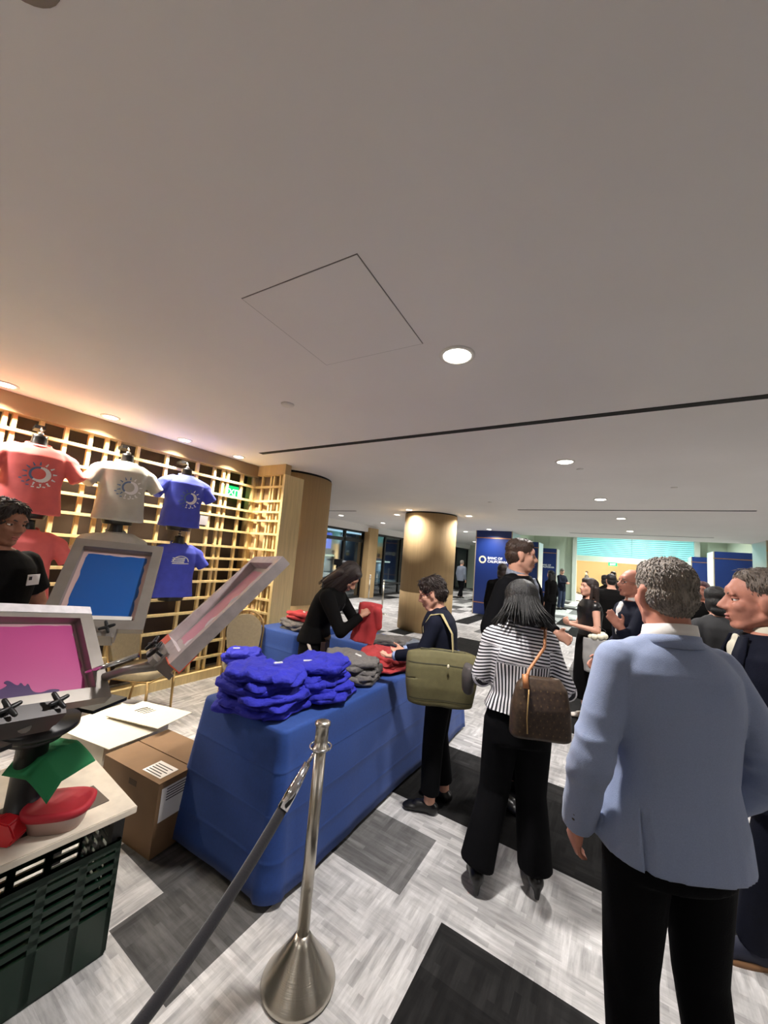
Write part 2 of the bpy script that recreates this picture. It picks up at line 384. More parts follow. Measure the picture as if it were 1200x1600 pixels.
exit_sign((-4.777, 3.34, 2.43), R(90), 'green exit sign glowing behind the lattice near the oak column')

# ---------- navy clad pillars with logo
def pillar(x0, y0, label, logo=None, w=1.22, cz=CEIL):
    t = empty('clad_pillar', (x0, y0, 0)); tag(t, label, 'pillar')
    simple('pillar_core', [(0.02, w - .02, 0.03, w, 0, cz)], mat('pale_stone', (176, 184, 186), 0.3), t)
    simple('front_panel', [(0.03, w - 0.03, 0, 0.03, 0.02, 0.38), (0.03, w - .03, 0, .03, .41, 2.54), (0.03, w - .03, 0, .03, 2.57, cz)], M_navywall, t)
    simple('copper_strip', [(0, w, -.006, .03, 0.38, 0.41), (0, w, -.006, .03, 2.54, 2.57)], M_copper, t)
    simple('corner_trim', [(0, .03, -.004, .04, 0, cz), (w - .03, w, -.004, .04, 0, cz)], mat('champagne_trim', (176, 160, 138), 0.4, metal=.3), t)
    if logo:
        lg = empty('logo', (0, 0, 0)); lg.parent = t
        bm = bmesh.new(); bm2 = bmesh.new(); cx, cz2, ro, ri = 0.27, 1.82, 0.125, 0.075
        for k in range(24):
            a0 = 2 * PI * k / 24; a1 = a0 + 2 * PI / 24 * 0.8
            tgt = bm if k % 2 else bm2
            quadmesh(tgt, [(cx + r_ * math.cos(a), -.004, cz2 + r_ * math.sin(a)) for r_, a in ((ri, a0), (ro, a0), (ro, a1), (ri, a1))])
        from_bm('logo_ring', bm, M_print, lg); from_bm('logo_ray', bm2, mat('logo_gold', (236, 214, 120), 0.5), lg)
        txt('lettering', 'BANC OF', 0.115, M_print, lg, (0.44, -.004, 1.845), (R(90), 0, 0), 'LEFT')
        txt('lettering', 'CALIFORNIA', 0.115, M_print, lg, (0.44, -.004, 1.735), (R(90), 0, 0), 'LEFT')
    return t
pillar(-4.12, 12.5, 'navy pillar with copper strips and white ring logo, first of the row past the oak column', True)
p2 = pillar(-4.1, 17.3, 'navy pillar with a small poster, second of the row past the oak column')
simple('poster', [(0.42, 0.62, -.012, 0, 1.5, 1.65)], mat('poster_gold', (226, 190, 120), .5), p2)
simple('poster', [(0.42, 0.62, -.012, 0, 1.68, 1.8)], M_paper, p2)
pillar(-4.0, 22.3, 'navy pillar with white ring logo, third of the row past the oak column', True)
pillar(3.05, 12.5, 'navy pillar behind the man with the lapel pin')
pillar(2.95, 17.8, 'navy pillar beyond the grey topped woman, second of its row')
pillar(2.95, 22.6, 'narrow looking navy pillar at the far end, beside the lit clerestory')
# ---------- atrium beyond the low ceiling
struct(simple('ceiling_atrium', [(-8.5, 9.2, 13.7, 24.4, 4.6, 4.7)], M_gwall))
struct(simple('trim_7', [(-8.5, 9.2, 13.7, 13.85, CEIL, 4.6)], M_gwall))
struct(simple('trim_8', [(-4.7, -4.3, 13.7, 24.0, 2.82, 4.6)], M_gwall))
struct(simple('trim_9', [(4.5, 4.9, 13.7, 24.0, 2.82, 4.6)], M_gwall))
struct(simple('ceiling_side', [(-8.5, -4.3, 13.85, 24.0, 2.8, 2.9)], M_ceil))
struct(simple('wall_far', [(-8.5, -2.15, 24.0, 24.3, 0, 4.6), (3.45, 9.2, 24.0, 24.3, 0, 4.6), (-2.15, 3.45, 24.0, 24.3, 3.72, 4.6), (-2.15, 3.45, 24.0, 24.3, 2.3, 2.6)], M_gwall))
struct(simple('wall_atrium_right', [(5.6, 5.75, 13.7, 24, 0, 4.6)], M_gwall))
w = empty('window_12', (0.65, 24.05, 0)); struct(w)
bm = bmesh.new()
for z in np.arange(2.66, 3.72, 0.10): box(bm, -2.8, 2.8, -.03, .0, z - .016, z + .016)
for x in (-2.8, 0, 2.78): box(bm, x, x + .03, -.04, .02, 2.6, 3.72)
from_bm('louvre_slats', bm, mat('louvre', (110, 150, 150), .5), w)
simple('pane', [(-2.8, 2.8, .02, .05, 2.6, 3.72)], mat('backlit_glass', (150, 225, 225), .3, emit=(140, 214, 214), estr=.7), w)
for x in (-2.15, 3.25): struct(simple('trim_%d' % (10 if x < 0 else 11), [(x, x + .2, 23.7, 24.0, 0, 4.6)], mat('pale_mullion', (196, 198, 190), .6)))
# bright room at the very end
struct(simple('wall_end', [(-3.5, 5.5, 34.0, 34.2, 0, 2.9)], M_beige))
struct(simple('ceiling_end', [(-3.5, 5.5, 24.3, 34.0, 2.75, 2.85)], M_white))
struct(simple('wall_end_left', [(-3.6, -3.5, 24.3, 34.0, 0, 2.8)], M_beige))
struct(simple('wall_end_right', [(5.5, 5.6, 24.3, 34.0, 0, 2.8)], M_beige))
simple_cnt = simple('reception_desk', [(0.0, 3.0, 31.0, 31.8, 0, 1.1)], mat('cream_desk', (232, 214, 170), .5)); tag(simple_cnt, 'long cream counter at the far end of the bright room', 'counter')
exit_sign((-0.2, 24.06, 2.21), 0, 'small green exit sign under the far clerestory', 0.42, 0.18)

# ------------------------------------------------------------------ lights
M_lens = mat('lamp_lens', (255, 250, 240), 0.5, emit=(255, 246, 230), estr=9.0)
WARM = (1.0, 0.89, 0.72); NEUT = (1.0, 0.96, 0.925)
def downlight(x, y, label, r=0.07, power=LAMP, rgb=NEUT, group=None, spread=150, z=CEIL):
    t = empty('downlight', (x, y, z)); tag(t, label, 'ceiling light', group)
    bm = bmesh.new(); rs = []
    for rr, zz in ((r + .02, 0.0), (r + .02, -0.006), (r, -0.008), (r, -0.002)): rs.append([Vector((rr * math.cos(2 * PI * k / 32), rr * math.sin(2 * PI * k / 32), zz)) for k in range(32)])
    rings(bm, rs, False, False); from_bm('trim_ring', bm, M_white, t, True)
    bm = bmesh.new(); lathe(bm, [(r, -0.001), (r * .9, -0.009), (r * .3, -.012)], 32); from_bm('lens', bm, M_lens, t, True)
    lamp_area(t, r * 2, power, rgb, spread)
DL = [(-0.74, 1.77, 'large bright downlight beside the square ceiling panel'), (-0.46, 4.10, 'downlight just past the long black ceiling slot'), (-0.22, 6.4, 'downlight just before the second ceiling slot'),
      (0.06, 8.67, 'downlight just past the second ceiling slot'), (0.27, 11.2, 'downlight before the third, farthest ceiling slot'),
      (-3.03, 8.6, 'downlight close beside the free standing oak column, towards the navy pillars'), (-4.15, 7.62, 'downlight in front of the free standing oak column'), (-5.0, 8.54, 'downlight close beside the free standing oak column, towards the windows'),
      (-6.9, 10.85, 'downlight above the glass panes past the slim oak post'), (-7.2, 8.9, 'downlight near the glass door'), (-4.75, 13.2, 'downlight at the near corner of the first navy pillar'), (-3.52, 11.96, 'downlight in front of the first navy pillar')]
for x, y, lb in DL: downlight(x, y, lb, r=0.075, power=LAMP * (.5 if 'standing oak column' in lb else 1.25 if 'large' in lb else 1.15))
for y, lb in ((1.48, 'lattice downlight above the pale grey t-shirts'), (2.21, 'lattice downlight above the blue t-shirts'), (2.92, 'lattice downlight nearest the corner of the lattice'), (0.75, 'lattice downlight above the coral t-shirts')):
    downlight(-4.13, y, lb, r=0.06, power=LAMP * 0.75, rgb=WARM, group='downlights along the lattice', spread=120)
# downlights of the same grid that stand outside the frame and light what is seen
for x, y in ((2.4, 4.1), (2.4, 6.6), (2.4, 9.0), (-4.13, 0.02)):
    downlight(x, y, 'unseen fill downlight added outside the view', r=0.075, power=LAMP, group='downlights beyond the frame')
for x, y in ((-0.6, -2.0), (2.6, 1.2), (-2.9, -2.0)):  # added fill lamps off the grid, lifting the ceiling and people's backs
    downlight(x, y, 'unseen fill downlight added outside the view', r=0.075, power=LAMP * .35, group='downlights beyond the frame')
for x, y, lb in ((1, 17, 'round lamp in the atrium ceiling, towards the lobby'), (1, 21.5, 'round lamp in the atrium ceiling, towards the far room')): downlight(x, y, lb, .2, 330, (0.9, 1, .95), z=4.6)
for x, y, lb in ((-1.2, 28, 'round lamp in the far beige room, on the side of the exit sign'), (2.8, 28, 'round lamp in the far beige room, above the counter')): downlight(x, y, lb, .15, 900, (1, .92, .76), z=2.75)
for y, lb in ((15.5, 'small downlight past the first navy pillar, window side'), (19.5, 'small downlight past the second navy pillar, window side')): downlight(-6.5, y, lb, .08, LAMP, NEUT)
# ------------------------------------------------------------------ ceiling things
def ceiling_bits():
    t = empty('ceiling_panel', (-1.155, 1.265, CEIL), R(3)); tag(t, 'square flush access panel in the ceiling beside the big downlight', 'ceiling panel')
    s = 0.31
    simple('panel_leaf', [(-s, s, -s, s, -0.003, 0.0)], M_ceil, t)
    simple('shadow_joint', [(-s - .004, s + .004, -s - .004, s + .004, -0.0012, 0.0005)], mat('joint_grey', (120, 116, 112), .9), t)
    t = empty('smoke_detector', (-2.18, 1.91, CEIL)); tag(t, 'small flat white detector on the ceiling between the panel and the lattice', 'detector')
    bm = bmesh.new(); lathe(bm, [(.045, -.012), (.05, -.004), (.05, 0)], 32); from_bm('detector_cover', bm, M_white, t, True)
    t = empty('ceiling_speaker', (-1.0, 0.06, CEIL)); tag(t, 'dark round ceiling speaker at the very top corner of the view', 'speaker')
    bm = bmesh.new(); lathe(bm, [(.07, -.008), (.085, -.004), (.085, 0)], 32); from_bm('speaker_grille', bm, mat('grille', (130, 124, 116), .6), t, True)
    for x, y, lb in ((0.58, 5.6, 'small white sprinkler cover past the long slot, furthest along the ceiling to the side'), (-1.95, 6.6, 'small white sprinkler cover in front of the round oak column'), (-0.35, 4.45, 'small white sprinkler cover close behind the second downlight')):
        t = empty('sprinkler_cover', (x, y, CEIL)); tag(t, lb, 'sprinkler')
        bm = bmesh.new(); lathe(bm, [(.03, -.008), (.035, -.004), (.035, 0)], 24); from_bm('cover_disc', bm, M_white, t, True)
ceiling_bits()

# ------------------------------------------------------------------ people
def skinmat(name, rgb): return mat(name, rgb, 0.55, noise=0.05, nscale=30, spec=0.35)
SK1 = skinmat('skin_light', (200, 150, 128)); SK2 = skinmat('skin_rosy', (190, 130, 110)); SK3 = skinmat('skin_tan', (180, 132, 108)); SK4 = skinmat('skin_shade', (140, 94, 72))
M_eyew = mat('eye_white', (230, 226, 220), .3); M_iris = mat('iris', (50, 34, 24), .2); M_lip = mat('lips', (158, 92, 82), .5)
def hairmat(name, rgb, rough=.45): return mat(name, rgb, rough, noise=0.35, nscale=60, bump=0.5, bscale=120, spec=.5, stretch=(3, 3, .5))
H_black = hairmat('hair_black', (15, 13, 13), .5); H_dark = hairmat('hair_dark_brown', (38, 26, 22)); H_brown = hairmat('hair_brown', (62, 44, 34)); H_grey = hairmat('hair_salt_grey', (134, 125, 116)); H_greyb = hairmat('hair_ash', (112, 100, 90)); H_plum = hairmat('hair_plum', (84, 52, 58)); H_silver = hairmat('hair_silver', (150, 140, 128))
C_blackcloth = mat('black_wool', (9, 9, 12), .9, bump=.15, bscale=200, spec=.12); C_black2 = mat('black_jersey', (9, 8, 8), .9, bump=.1, bscale=150, spec=.12)
C_navy = mat('navy_wool', (18, 21, 35), .85, spec=.15, noise=.1, nscale=30, bump=.15, bscale=220)
C_blazer = mat('light_blue_hopsack', (136, 149, 180), .9, noise=.05, nscale=260, bump=.25, bscale=500, sheen=.2)
C_dkgrey = mat('charcoal_cloth', (52, 52, 54), .85, bump=.1, bscale=200); C_greyshirt = mat('steel_grey_cloth', (110, 118, 132), .85)
C_jeans = mat('dark_denim', (30, 40, 66), .85); C_shirtw = mat('white_shirt_cotton', (226, 222, 218), .8, bump=.05, bscale=200)
C_cream = mat('cream_shirt', (214, 208, 188), .8); C_check = mat('blue_grey_check', (120, 126, 140), .8, noise=.3, nscale=60)
C_leather = mat('black_leather', (20, 19, 20), .35); C_shoe = mat('black_shoe', (14, 13, 13), .35); C_sneak = mat('white_sneaker', (214, 206, 196), .6); C_shoeblue = mat('navy_suede', (30, 34, 54), .7); C_sole = mat('tan_sole', (140, 100, 66), .6)

class P:
    """a standing person; local x = to the person's right side is +x, front is +y, z up; sizes for a 1.75 m body scaled to H"""
    def __init__(s, label, H, pos, face, lean=0, yaw=0, pitch=0, tilt=0, hs=1.0, vox=.009, skin=SK1, female=False, LE=None, LW=None, RE=None, RW=None, Lh=None, Rh=None, knees=None, feet=None, curl=.5, build=1.0, shoulders=1.0, side=0, barefoot=False, fist=False):
        s.root = empty('person', (pos[0], pos[1], 0), R(face)); tag(s.root, label, 'person')
        s.root.scale = (H / 1.75,) * 3; s.H = H; s.lean = lean; s.side = side; s.vox = vox * 1.75 / H; s.skin = skin; s.fem = female; s.b = build
        s.sw = (0.165 if female else 0.19) * shoulders
        s.hipx = .095
        s.knee = knees or [(-.105, .02, .49), (.105, .02, .49)]
        s.feet = feet or [(-.11, -.03, .085, 6), (.11, -.03, .085, -6)]
        s.hs = hs
        s.hC, s.M = s.spine(1.625); s.hC = s.hC + s.M @ Vector((0, .02, 0))
        s.HM = s.M @ Matrix.Rotation(R(yaw), 3, 'Z') @ Matrix.Rotation(R(-pitch), 3, 'X') @ Matrix.Rotation(R(tilt), 3, 'Y')
        s.sh = [s.at(-s.sw + .008, 0, 1.395), s.at(s.sw - .008, 0, 1.395)]
        s.el = [Vector(LE) if LE else s.sh[0] + s.M @ Vector((-.05, -.03, -.29)), Vector(RE) if RE else s.sh[1] + s.M @ Vector((.05, -.03, -.29))]
        s.wr = [Vector(LW) if LW else s.el[0] + Vector((.015, .08, -.24)), Vector(RW) if RW else s.el[1] + Vector((-.015, .08, -.24))]
        s.hd = [Lh, Rh]; s.curl = curl
        s.body()
    def spine(s, z):
        c = Vector((0, 0, min(z, .95))); a = 0
        n = 12; dz = max(0, z - .95) / n
        for i in range(n):
            zz = .95 + dz * (i + .5); a = R(s.lean) * min(1, (zz - .95) / .3)
            ax = Matrix.Rotation(-a, 3, 'X') @ Matrix.Rotation(R(s.side) * min(1, (zz - .95) / .3), 3, 'Y') @ Vector((0, 0, 1))
            c = c + ax * dz
        a = R(s.lean) * max(0, min(1, (z - .95) / .3)); b = R(s.side) * max(0, min(1, (z - .95) / .3))
        return c, (Matrix.Rotation(-a, 3, 'X') @ Matrix.Rotation(b, 3, 'Y'))
    def at(s, x, y, z):
        c, M = s.spine(z); return c + M @ Vector((x, y, 0))
    def torso(s, bm, inf=0, z0=.86, z1=1.5, flare=0, box=0, nseg=28, top=True, bulge=0):
        f = s.fem; b = s.b
        T = [(.60, .150, .120), (.80, .172 if not f else .178, .118), (.95, .168 if not f else .175, .115), (1.08, .150 if not f else .128, .108 if not f else .092), (1.20, .162 if not f else .145, .112 if not f else .102), (1.31, .178 if not f else .158, .118 if not f else .115), (1.39, .176 if not f else .155, .104), (1.44, .140 if not f else .125, .082), (1.475, .088, .066), (1.50, .062, .060)]
        zs = [t[0] for t in T]; rs = []
        lev = sorted(set([z0, z1] + [z for z in zs if z0 < z < z1] + [z for z in (.7, .88, 1.02, 1.14, 1.25) if z0 < z < z1]))
        for z in lev:
            rx = np.interp(z, zs, [t[1] for t in T]) * b; ry = np.interp(z, zs, [t[2] for t in T]) * b
            k = inf * (1 if z < 1.42 else max(.3, 1 - (z - 1.42) * 8)); fl = flare * max(0, (1.05 - z) / .25)
            rx += k + fl; ry += k + fl * .8 + box * (.012 if 1.0 < z < 1.3 else 0) + bulge * math.exp(-((z - 1.08) / .1) ** 2)
            c, M = s.spine(z); ring = []
            for q in range(nseg):
                a = 2 * PI * q / nseg; ca, sa = math.cos(a), math.sin(a)
                e = .82; ring.append(c + M @ Vector((rx * math.copysign(abs(ca) ** e, ca), ry * math.copysign(abs(sa) ** e, sa) + (.012 if z > 1.25 and not top else 0), 0)))
            rs.append(ring)
        rings(bm, rs)
    def arm(s, bm, i, inf=0, z='long', cuff=0.0, flare=0):
        sh, e, w = s.sh[i], s.el[i], s.wr[i]; r = (.05 if not s.fem else .043) * s.b
        cap(bm, sh, e, r + .004 + inf, r * .84 + inf, 16)
        ell(bm, sh + s.M @ Vector((.006 if i == 0 else -.006, 0, -.012)), (r * 1.04 + inf, r * 1.04 + inf, r * 1.04 + inf), s.M)
        cap(bm, s.at((-1 if i == 0 else 1) * s.sw * .42, -.005, 1.418), sh + Vector((0, 0, .0)), .052 + inf * .8, r + inf, 16)
        cap(bm, s.at((-1 if i == 0 else 1) * .055, -.01, 1.455), sh, .036 + inf * .7, r * .8 + inf, 16)
        if z == 'short': return
        d = (w - e).normalized(); end = w - d * cuff
        cap(bm, e, end, r * .84 + inf, (r * .56 if inf == 0 else r * .66) + inf * .85 + flare, 16, flat=(False, inf > 0))
    def hand(s, bm, i):
        w, e = s.wr[i], s.el[i]; spec = s.hd[i] or {}
        d = Vector(spec.get('d', (w - e).normalized())).normalized()
        pn = Vector(spec.get('n', (1 if i == 0 else -1, 0, 0)))         # palm faces the body by default
        pn = (pn - d * pn.dot(d)).normalized(); sd = d.cross(pn).normalized()
        th = Vector(spec.get('th', (0, 1, 0)));                          # thumb side
        if sd.dot(th) < 0: sd = -sd
        curl = spec.get('curl', s.curl); sc = .92 if s.fem else 1.0
        Mx = Matrix((sd, d, pn)).transposed()
        cap(bm, w - d * .02, w + d * .03 * sc, .026 * sc, .027 * sc, 12)
        ell(bm, w + d * .052 * sc, (.040 * sc, .05 * sc, .017), Mx, 18)
        for k, (L, off) in enumerate(((.070, .030), (.078, .011), (.072, -.009), (.058, -.028))):
            b0 = w + d * .088 * sc + sd * off * sc; p = b0; dr = (d + sd * off * 1.8).normalized()
            if k == 3: p = p - d * .008
            pts = [w + d * .05 + sd * off * .8, p]; a = 0
            for q, fr in enumerate((.48, .30, .26)):
                a += curl * (.55, .8, .6)[q]
                dd = dr * math.cos(a) + pn * math.sin(a); p = p + dd * L * fr * sc; pts.append(p)
            tube(bm, pts, [.010, .0102 * sc, .0092 * sc, .0085 * sc, .0066 * sc], 10)
        t0 = w + d * .028 + sd * .022; t1 = t0 + (d * .5 + sd * .75 + pn * .25).normalized() * .036; t2 = t1 + (d * .85 + sd * .35 + pn * .3 * (1 + curl)).normalized() * .030; t3 = t2 + (d * .95 + pn * .35 * (1 + curl)).normalized() * .024
        tube(bm, [w + d * .02 + sd * .01, t0, t1, t2, t3], [.014, .0145, .0115, .0105, .0075], 10)
    def Hd(s, x, y, z): return s.hC + s.HM @ (Vector((x, y, z)) * s.hs)
    def head(s, bm):
        k = s.hs; f = .94 if s.fem else 1.0; H = s.Hd; M = s.HM
        def E(c, r): ell(bm, H(*c), [q * k for q in r], M, 20)
        E((0, -.015, .032), (.074 * f, .095, .083)); E((0, .03, -.03), (.060 * f, .056, .075)); E((0, .062, -.094), (.022, .022, .018))
        for sx in (-1, 1):
            cap(bm, H(sx * .052 * f, -.012, -.055), H(sx * .018, .058, -.095), .020 * k, .018 * k, 12)
            E((sx * .036, .056, -.022), (.025, .024, .024)); E((sx * .074 * f, -.008, -.012), (.010, .019, .032)); E((sx * .078 * f, -.018, .006), (.008, .014, .018))
            E((sx * .013, .094, -.031), (.009, .011, .008)); E((sx * .028, .072, .023), (.024, .012, .010))
        cap(bm, H(0, .078, .018), H(0, .106, -.024), .0085 * k, .0125 * k, 12); E((0, .075, .035), (.045, .012, .022))
        E((0, .083, -.058), (.022, .012, .008)); E((0, .080, -.070), (.019, .012, .008))
        nb = s.at(0, -.012, 1.455); nr = .050 if s.fem else .060
        cap(bm, nb, H(0, -.022, -.065), nr * 1.08, nr * .98, 18)
        cap(bm, s.at(-.10, -.01, 1.425), s.at(.10, -.01, 1.425), .045, .045, 12)
    def leg(s, bm, i, inf=0, r=(.088, .06, .042), flare=0, endz=None, flat=False):
        sx = -1 if i == 0 else 1; hp = Vector((sx * s.hipx, 0, .90)); kn = Vector(s.knee[i]); an = Vector(s.feet[i][:3])
        if endz is not None: an = kn.lerp(an, min(1.0, (kn.z - endz) / max(.01, kn.z - an.z)))
        cap(bm, hp, kn, r[0] + inf, r[1] + inf, 18); cap(bm, kn, an, r[1] + inf, r[2] + inf + flare, 18, flat=(False, flat))
    def footpr(s, bm, i, inf=0, heel=0):
        x, y, z, a = s.feet[i][:4]; z0 = z - .085; c = Vector((x, y, z0)); A = Matrix.Rotation(R(a), 3, 'Z')
        pt = s.feet[i][4] if len(s.feet[i]) > 4 else 0
        A = A @ Matrix.Rotation(R(pt), 3, 'X')
        def Q(v): return Vector((x, y, z)) + A @ (Vector(v) - Vector((0, 0, .085)))
        k = .92 if s.fem else 1.0
        ell(bm, Q((0, -.02, .04 + heel)), (.034 + inf, .045 + inf, .04 + inf * .5), A)
        cap(bm, Q((0, -.01, .05 + heel)), Q((0, .10 * k, .036 + heel * .3)), .034 + inf, .032 + inf, 14, flatten=1.0); ell(bm, Q((0, .135 * k, .028)), (.042 + inf, .065 * k + inf, .026), A)
        ell(bm, Q((-.008, .17 * k, .022)), (.033 + inf, .04 + inf, .02), A)
        cap(bm, Q((0, -.01, .05 + heel)), Vector(s.feet[i][:3]) + Vector((0, 0, .03)), .034, .036, 12)
    def body(s):
        bm = bmesh.new(); s.torso(bm, 0, .84, 1.49)
        for i in (0, 1): s.arm(bm, i); s.hand(bm, i); s.leg(bm, i); s.footpr(bm, i)
        s.head(bm)
        o = blob('body', bm, s.vox * (.62 if s.vox < .0075 else 1), s.skin, s.root, 3)
        # carve eye sockets and mouth line
        me = o.data; p = arr(me); HMi = s.HM.inverted(); C = np.array(s.hC); L = ((p - C) @ np.array(HMi).T) / s.hs
        push = np.zeros(len(p))
        for sx in (-1, 1):
            d2 = ((L[:, 0] - sx * .030) / .016) ** 2 + ((L[:, 2] - .004) / .010) ** 2; push -= np.where(L[:, 1] > .03, .011 * np.exp(-d2), 0)
        d2 = (L[:, 0] / .022) ** 2 + ((L[:, 2] + .064) / .0028) ** 2; push -= np.where(L[:, 1] > .05, .005 * np.exp(-d2), 0)
        p = p + (push * s.hs)[:, None] * np.array(s.HM @ Vector((0, 1, 0)))
        put(me, p); s.bodyo = o
    def face(s, brow=H_dark, smile=False, eyes=True):
        if eyes:
            for sx in (-1, 1):
                bm = bmesh.new(); ell(bm, s.Hd(sx * .030, .0625, .004), [.0115 * s.hs] * 3, s.HM, 16); e = from_bm('eye', bm, M_eyew, s.root, True)
                bm = bmesh.new(); ell(bm, s.Hd(sx * .030, .0722, .003), [.006 * s.hs, .0035 * s.hs, .006 * s.hs], s.HM, 12); from_bm('iris', bm, M_iris, e, True)
                bm = bmesh.new(); ell(bm, s.Hd(sx * .031, .0635, .0105), [.0155 * s.hs, .0125 * s.hs, .0070 * s.hs], s.HM, 14); ell(bm, s.Hd(sx * .031, .0625, -.0055), [.0150 * s.hs, .0120 * s.hs, .0055 * s.hs], s.HM, 14); from_bm('eyelid', bm, s.skin, s.root, True)
        for sx in (-1, 1):
            bm = bmesh.new(); tube(bm, [s.Hd(sx * .016, .083, .024), s.Hd(sx * .030, .082, .029), s.Hd(sx * .046, .066, .024)], [.003, .0042, .002], 8); from_bm('eyebrow', bm, brow, s.root, True)
        bm = bmesh.new(); ell(bm, s.Hd(0, .0875, -.0585), (.0195 * s.hs, .0085 * s.hs, .0055 * s.hs), s.HM, 16); ell(bm, s.Hd(0, .0855, -.0700), (.0165 * s.hs, .009 * s.hs, .0065 * s.hs), s.HM, 16); from_bm('lips', bm, M_lip, s.root, True)
    def top(s, name, m, hem=.82, inf=.018, sleeve='long', flare=.0, cuff=.0, wr=.006, fr=16, vox=None, arminf=None, sfl=0, seed=1, box=0, ztop=1.485, bulge=0):
        bm = bmesh.new(); s.torso(bm, inf, hem, ztop, flare, box, bulge=bulge)
        for i in (0, 1):
            if sleeve: s.arm_sleeve(bm, i, arminf or inf * .8, sleeve, cuff, sfl)
        o = blob(name, bm, vox or s.vox, m, s.root, 4)
        wrinkle(o, wr, fr, seed, 2, (1, 1, .6)); s.topo = o; return o
    def arm_sleeve(s, bm, i, inf, kind, cuff, fl):
        if kind == 'short':
            sh, e = s.sh[i], s.el[i]; r = (.05 if not s.fem else .043) * s.b; mid = sh.lerp(e, .62)
            cap(bm, sh, mid, r + .01 + inf, r + inf + .014 + fl, 16, flat=(False, True)); ell(bm, sh + Vector((0, 0, -.01)), [r * 1.18 + inf] * 3)
            cap(bm, s.at((-1 if i == 0 else 1) * s.sw * .5, 0, 1.40), sh, .05 + inf * .8, r + inf, 14)
        elif kind == 'cap': cap(bm, s.at((-1 if i == 0 else 1) * s.sw * .5, 0, 1.40), s.sh[i], .05 + inf * .8, .055 + inf, 14)
        else: s.arm(bm, i, inf, 'long', cuff, fl)
    def trousers(s, m, inf=.014, r=(.092, .068, .052), flare=0, endz=.06, name='trousers', wr=.006, ztop=1.02, seed=5):
        bm = bmesh.new(); s.torso(bm, inf * .7, .80, ztop)
        for i in (0, 1): s.leg(bm, i, inf, r, flare, endz, True)
        o = blob(name, bm, s.vox, m, s.root, 5); wrinkle(o, wr, 14, seed, 2, (1, 1, .5)); return o
    def skirt(s, m, z0=.35, r0=.20, name='skirt', inf=.02):
        bm = bmesh.new(); rs = []
        for z, rx, ry in ((1.04, .14, .105), (.95, .175, .12), (.85, .185, .13), ((.85 + z0) / 2, (.185 + r0) / 2, .15), (z0, r0, r0 * .85)):
            rs.append([Vector(((rx + inf) * math.cos(2 * PI * k / 28), (ry + inf) * math.sin(2 * PI * k / 28), z)) for k in range(28)])
        rings(bm, rs); o = blob(name, bm, s.vox, m, s.root, 3); wrinkle(o, .008, 14, 3, 2, (1, 1, .15)); return o
    def shoes(s, m, heel=0, name='shoe', sole=None):
        for i in (0, 1):
            bm = bmesh.new(); s.footpr(bm, i, .009, 0)
            if heel:
                x, y, z, a = s.feet[i][:4]; A_ = Matrix.Rotation(R(a), 3, 'Z') @ Matrix.Rotation(R(s.feet[i][4] if len(s.feet[i]) > 4 else 0), 3, 'X'); h_ = Vector((x, y, z)) + A_ @ Vector((0, -.045, -.06)); cap(bm, h_, (h_.x, h_.y, .002), .024, .014, 10, flat=(False, True)); cap(bm, (x, y, z - .02), (x, y, z + .07), .050, .050, 14)
            o = blob(name, bm, min(s.vox, .009), m, s.root, 3)
            if sole:
                x, y, z, a = s.feet[i][:4]; A = Matrix.Rotation(R(a), 3, 'Z'); bm = bmesh.new(); ring = []
                for zz in (0, .022):
                    ring.append([Vector((x, y, z - .087 + zz)) + A @ Vector((.047 * math.cos(t), .062 + .15 * math.sin(t), 0)) for t in np.linspace(0, 2 * PI, 28, endpoint=False)])
                rings(bm, ring); from_bm('sole', bm, sole, o, True)
    def collar(s, m, r=.068, h=.035, name='shirt_collar', gap=True, dy=0, z=1.475):
        bm = bmesh.new(); n = 36; C, M = s.spine(z); inner = []; outer = []; a0 = .35 if gap else 0
        pts = []
        for k in range(n):
            a = PI / 2 + a0 + (2 * PI - 2 * a0) * k / (n - 1)
            pts.append(a)
        def ringp(rr, zz): return [C + M @ Vector((rr * math.cos(a), rr * .92 * math.sin(a) - .008 + dy, zz - .010 * math.sin(a) * 1.6)) for a in pts]
        sec = [ringp(r, -.02), ringp(r + .016, -.012), ringp(r + .005, h), ringp(r - .004, h)]
        V = [[bm.verts.new(p) for p in q] for q in sec]
        for q in range(4):
            A, B = V[q], V[(q + 1) % 4]
            for k in range(n - 1): bm.faces.new((A[k], A[k + 1], B[k + 1], B[k]))
        for k in (0, n - 1): bm.faces.new([V[q][k] for q in range(4)])
        return from_bm(name, bm, m, s.root, True)
    def shirtfront(s, m, w=.055, z0=1.12, inf=.022, name='shirt'):
        bm = bmesh.new()
        for z, ww in ((1.425, .042), (1.39, w * .9), (1.32, w * .8), (1.24, w * .55), (z0 + .05, w * .25)):
            c, M = s.spine(z); T = np.interp(z, [1.08, 1.2, 1.31, 1.39, 1.44, 1.475], [.108, .112, .118, .104, .082, .066]) * s.b
            ell(bm, c + M @ Vector((0, T + inf - .014, 0)), (ww, .016, .055), M)
        return blob(name, bm, s.vox * .8, m, s.root, 3)
    def lapels(s, m, inf=.022):
        for sx in (-1, 1):
            bm = bmesh.new(); rs = []
            for z, xi, xo in ((1.47, .045, .075), (1.40, .052, .105), (1.33, .045, .10), (1.24, .03, .07), (1.14, .008, .02)):
                c, M = s.spine(z); T = np.interp(z, [1.08, 1.2, 1.31, 1.39, 1.44, 1.475], [.108, .112, .118, .104, .082, .066]) * s.b + inf
                a = c + M @ Vector((sx * xi, T + .006, 0)); b = c + M @ Vector((sx * xo, T - .012 * (xo / .1) ** 2, 0)); d = M @ Vector((0, .007, 0))
                rs.append([a - d, b - d, b + d * .5, a + d])
            rings(bm, rs); from_bm('lapel', bm, m, s.root, True)
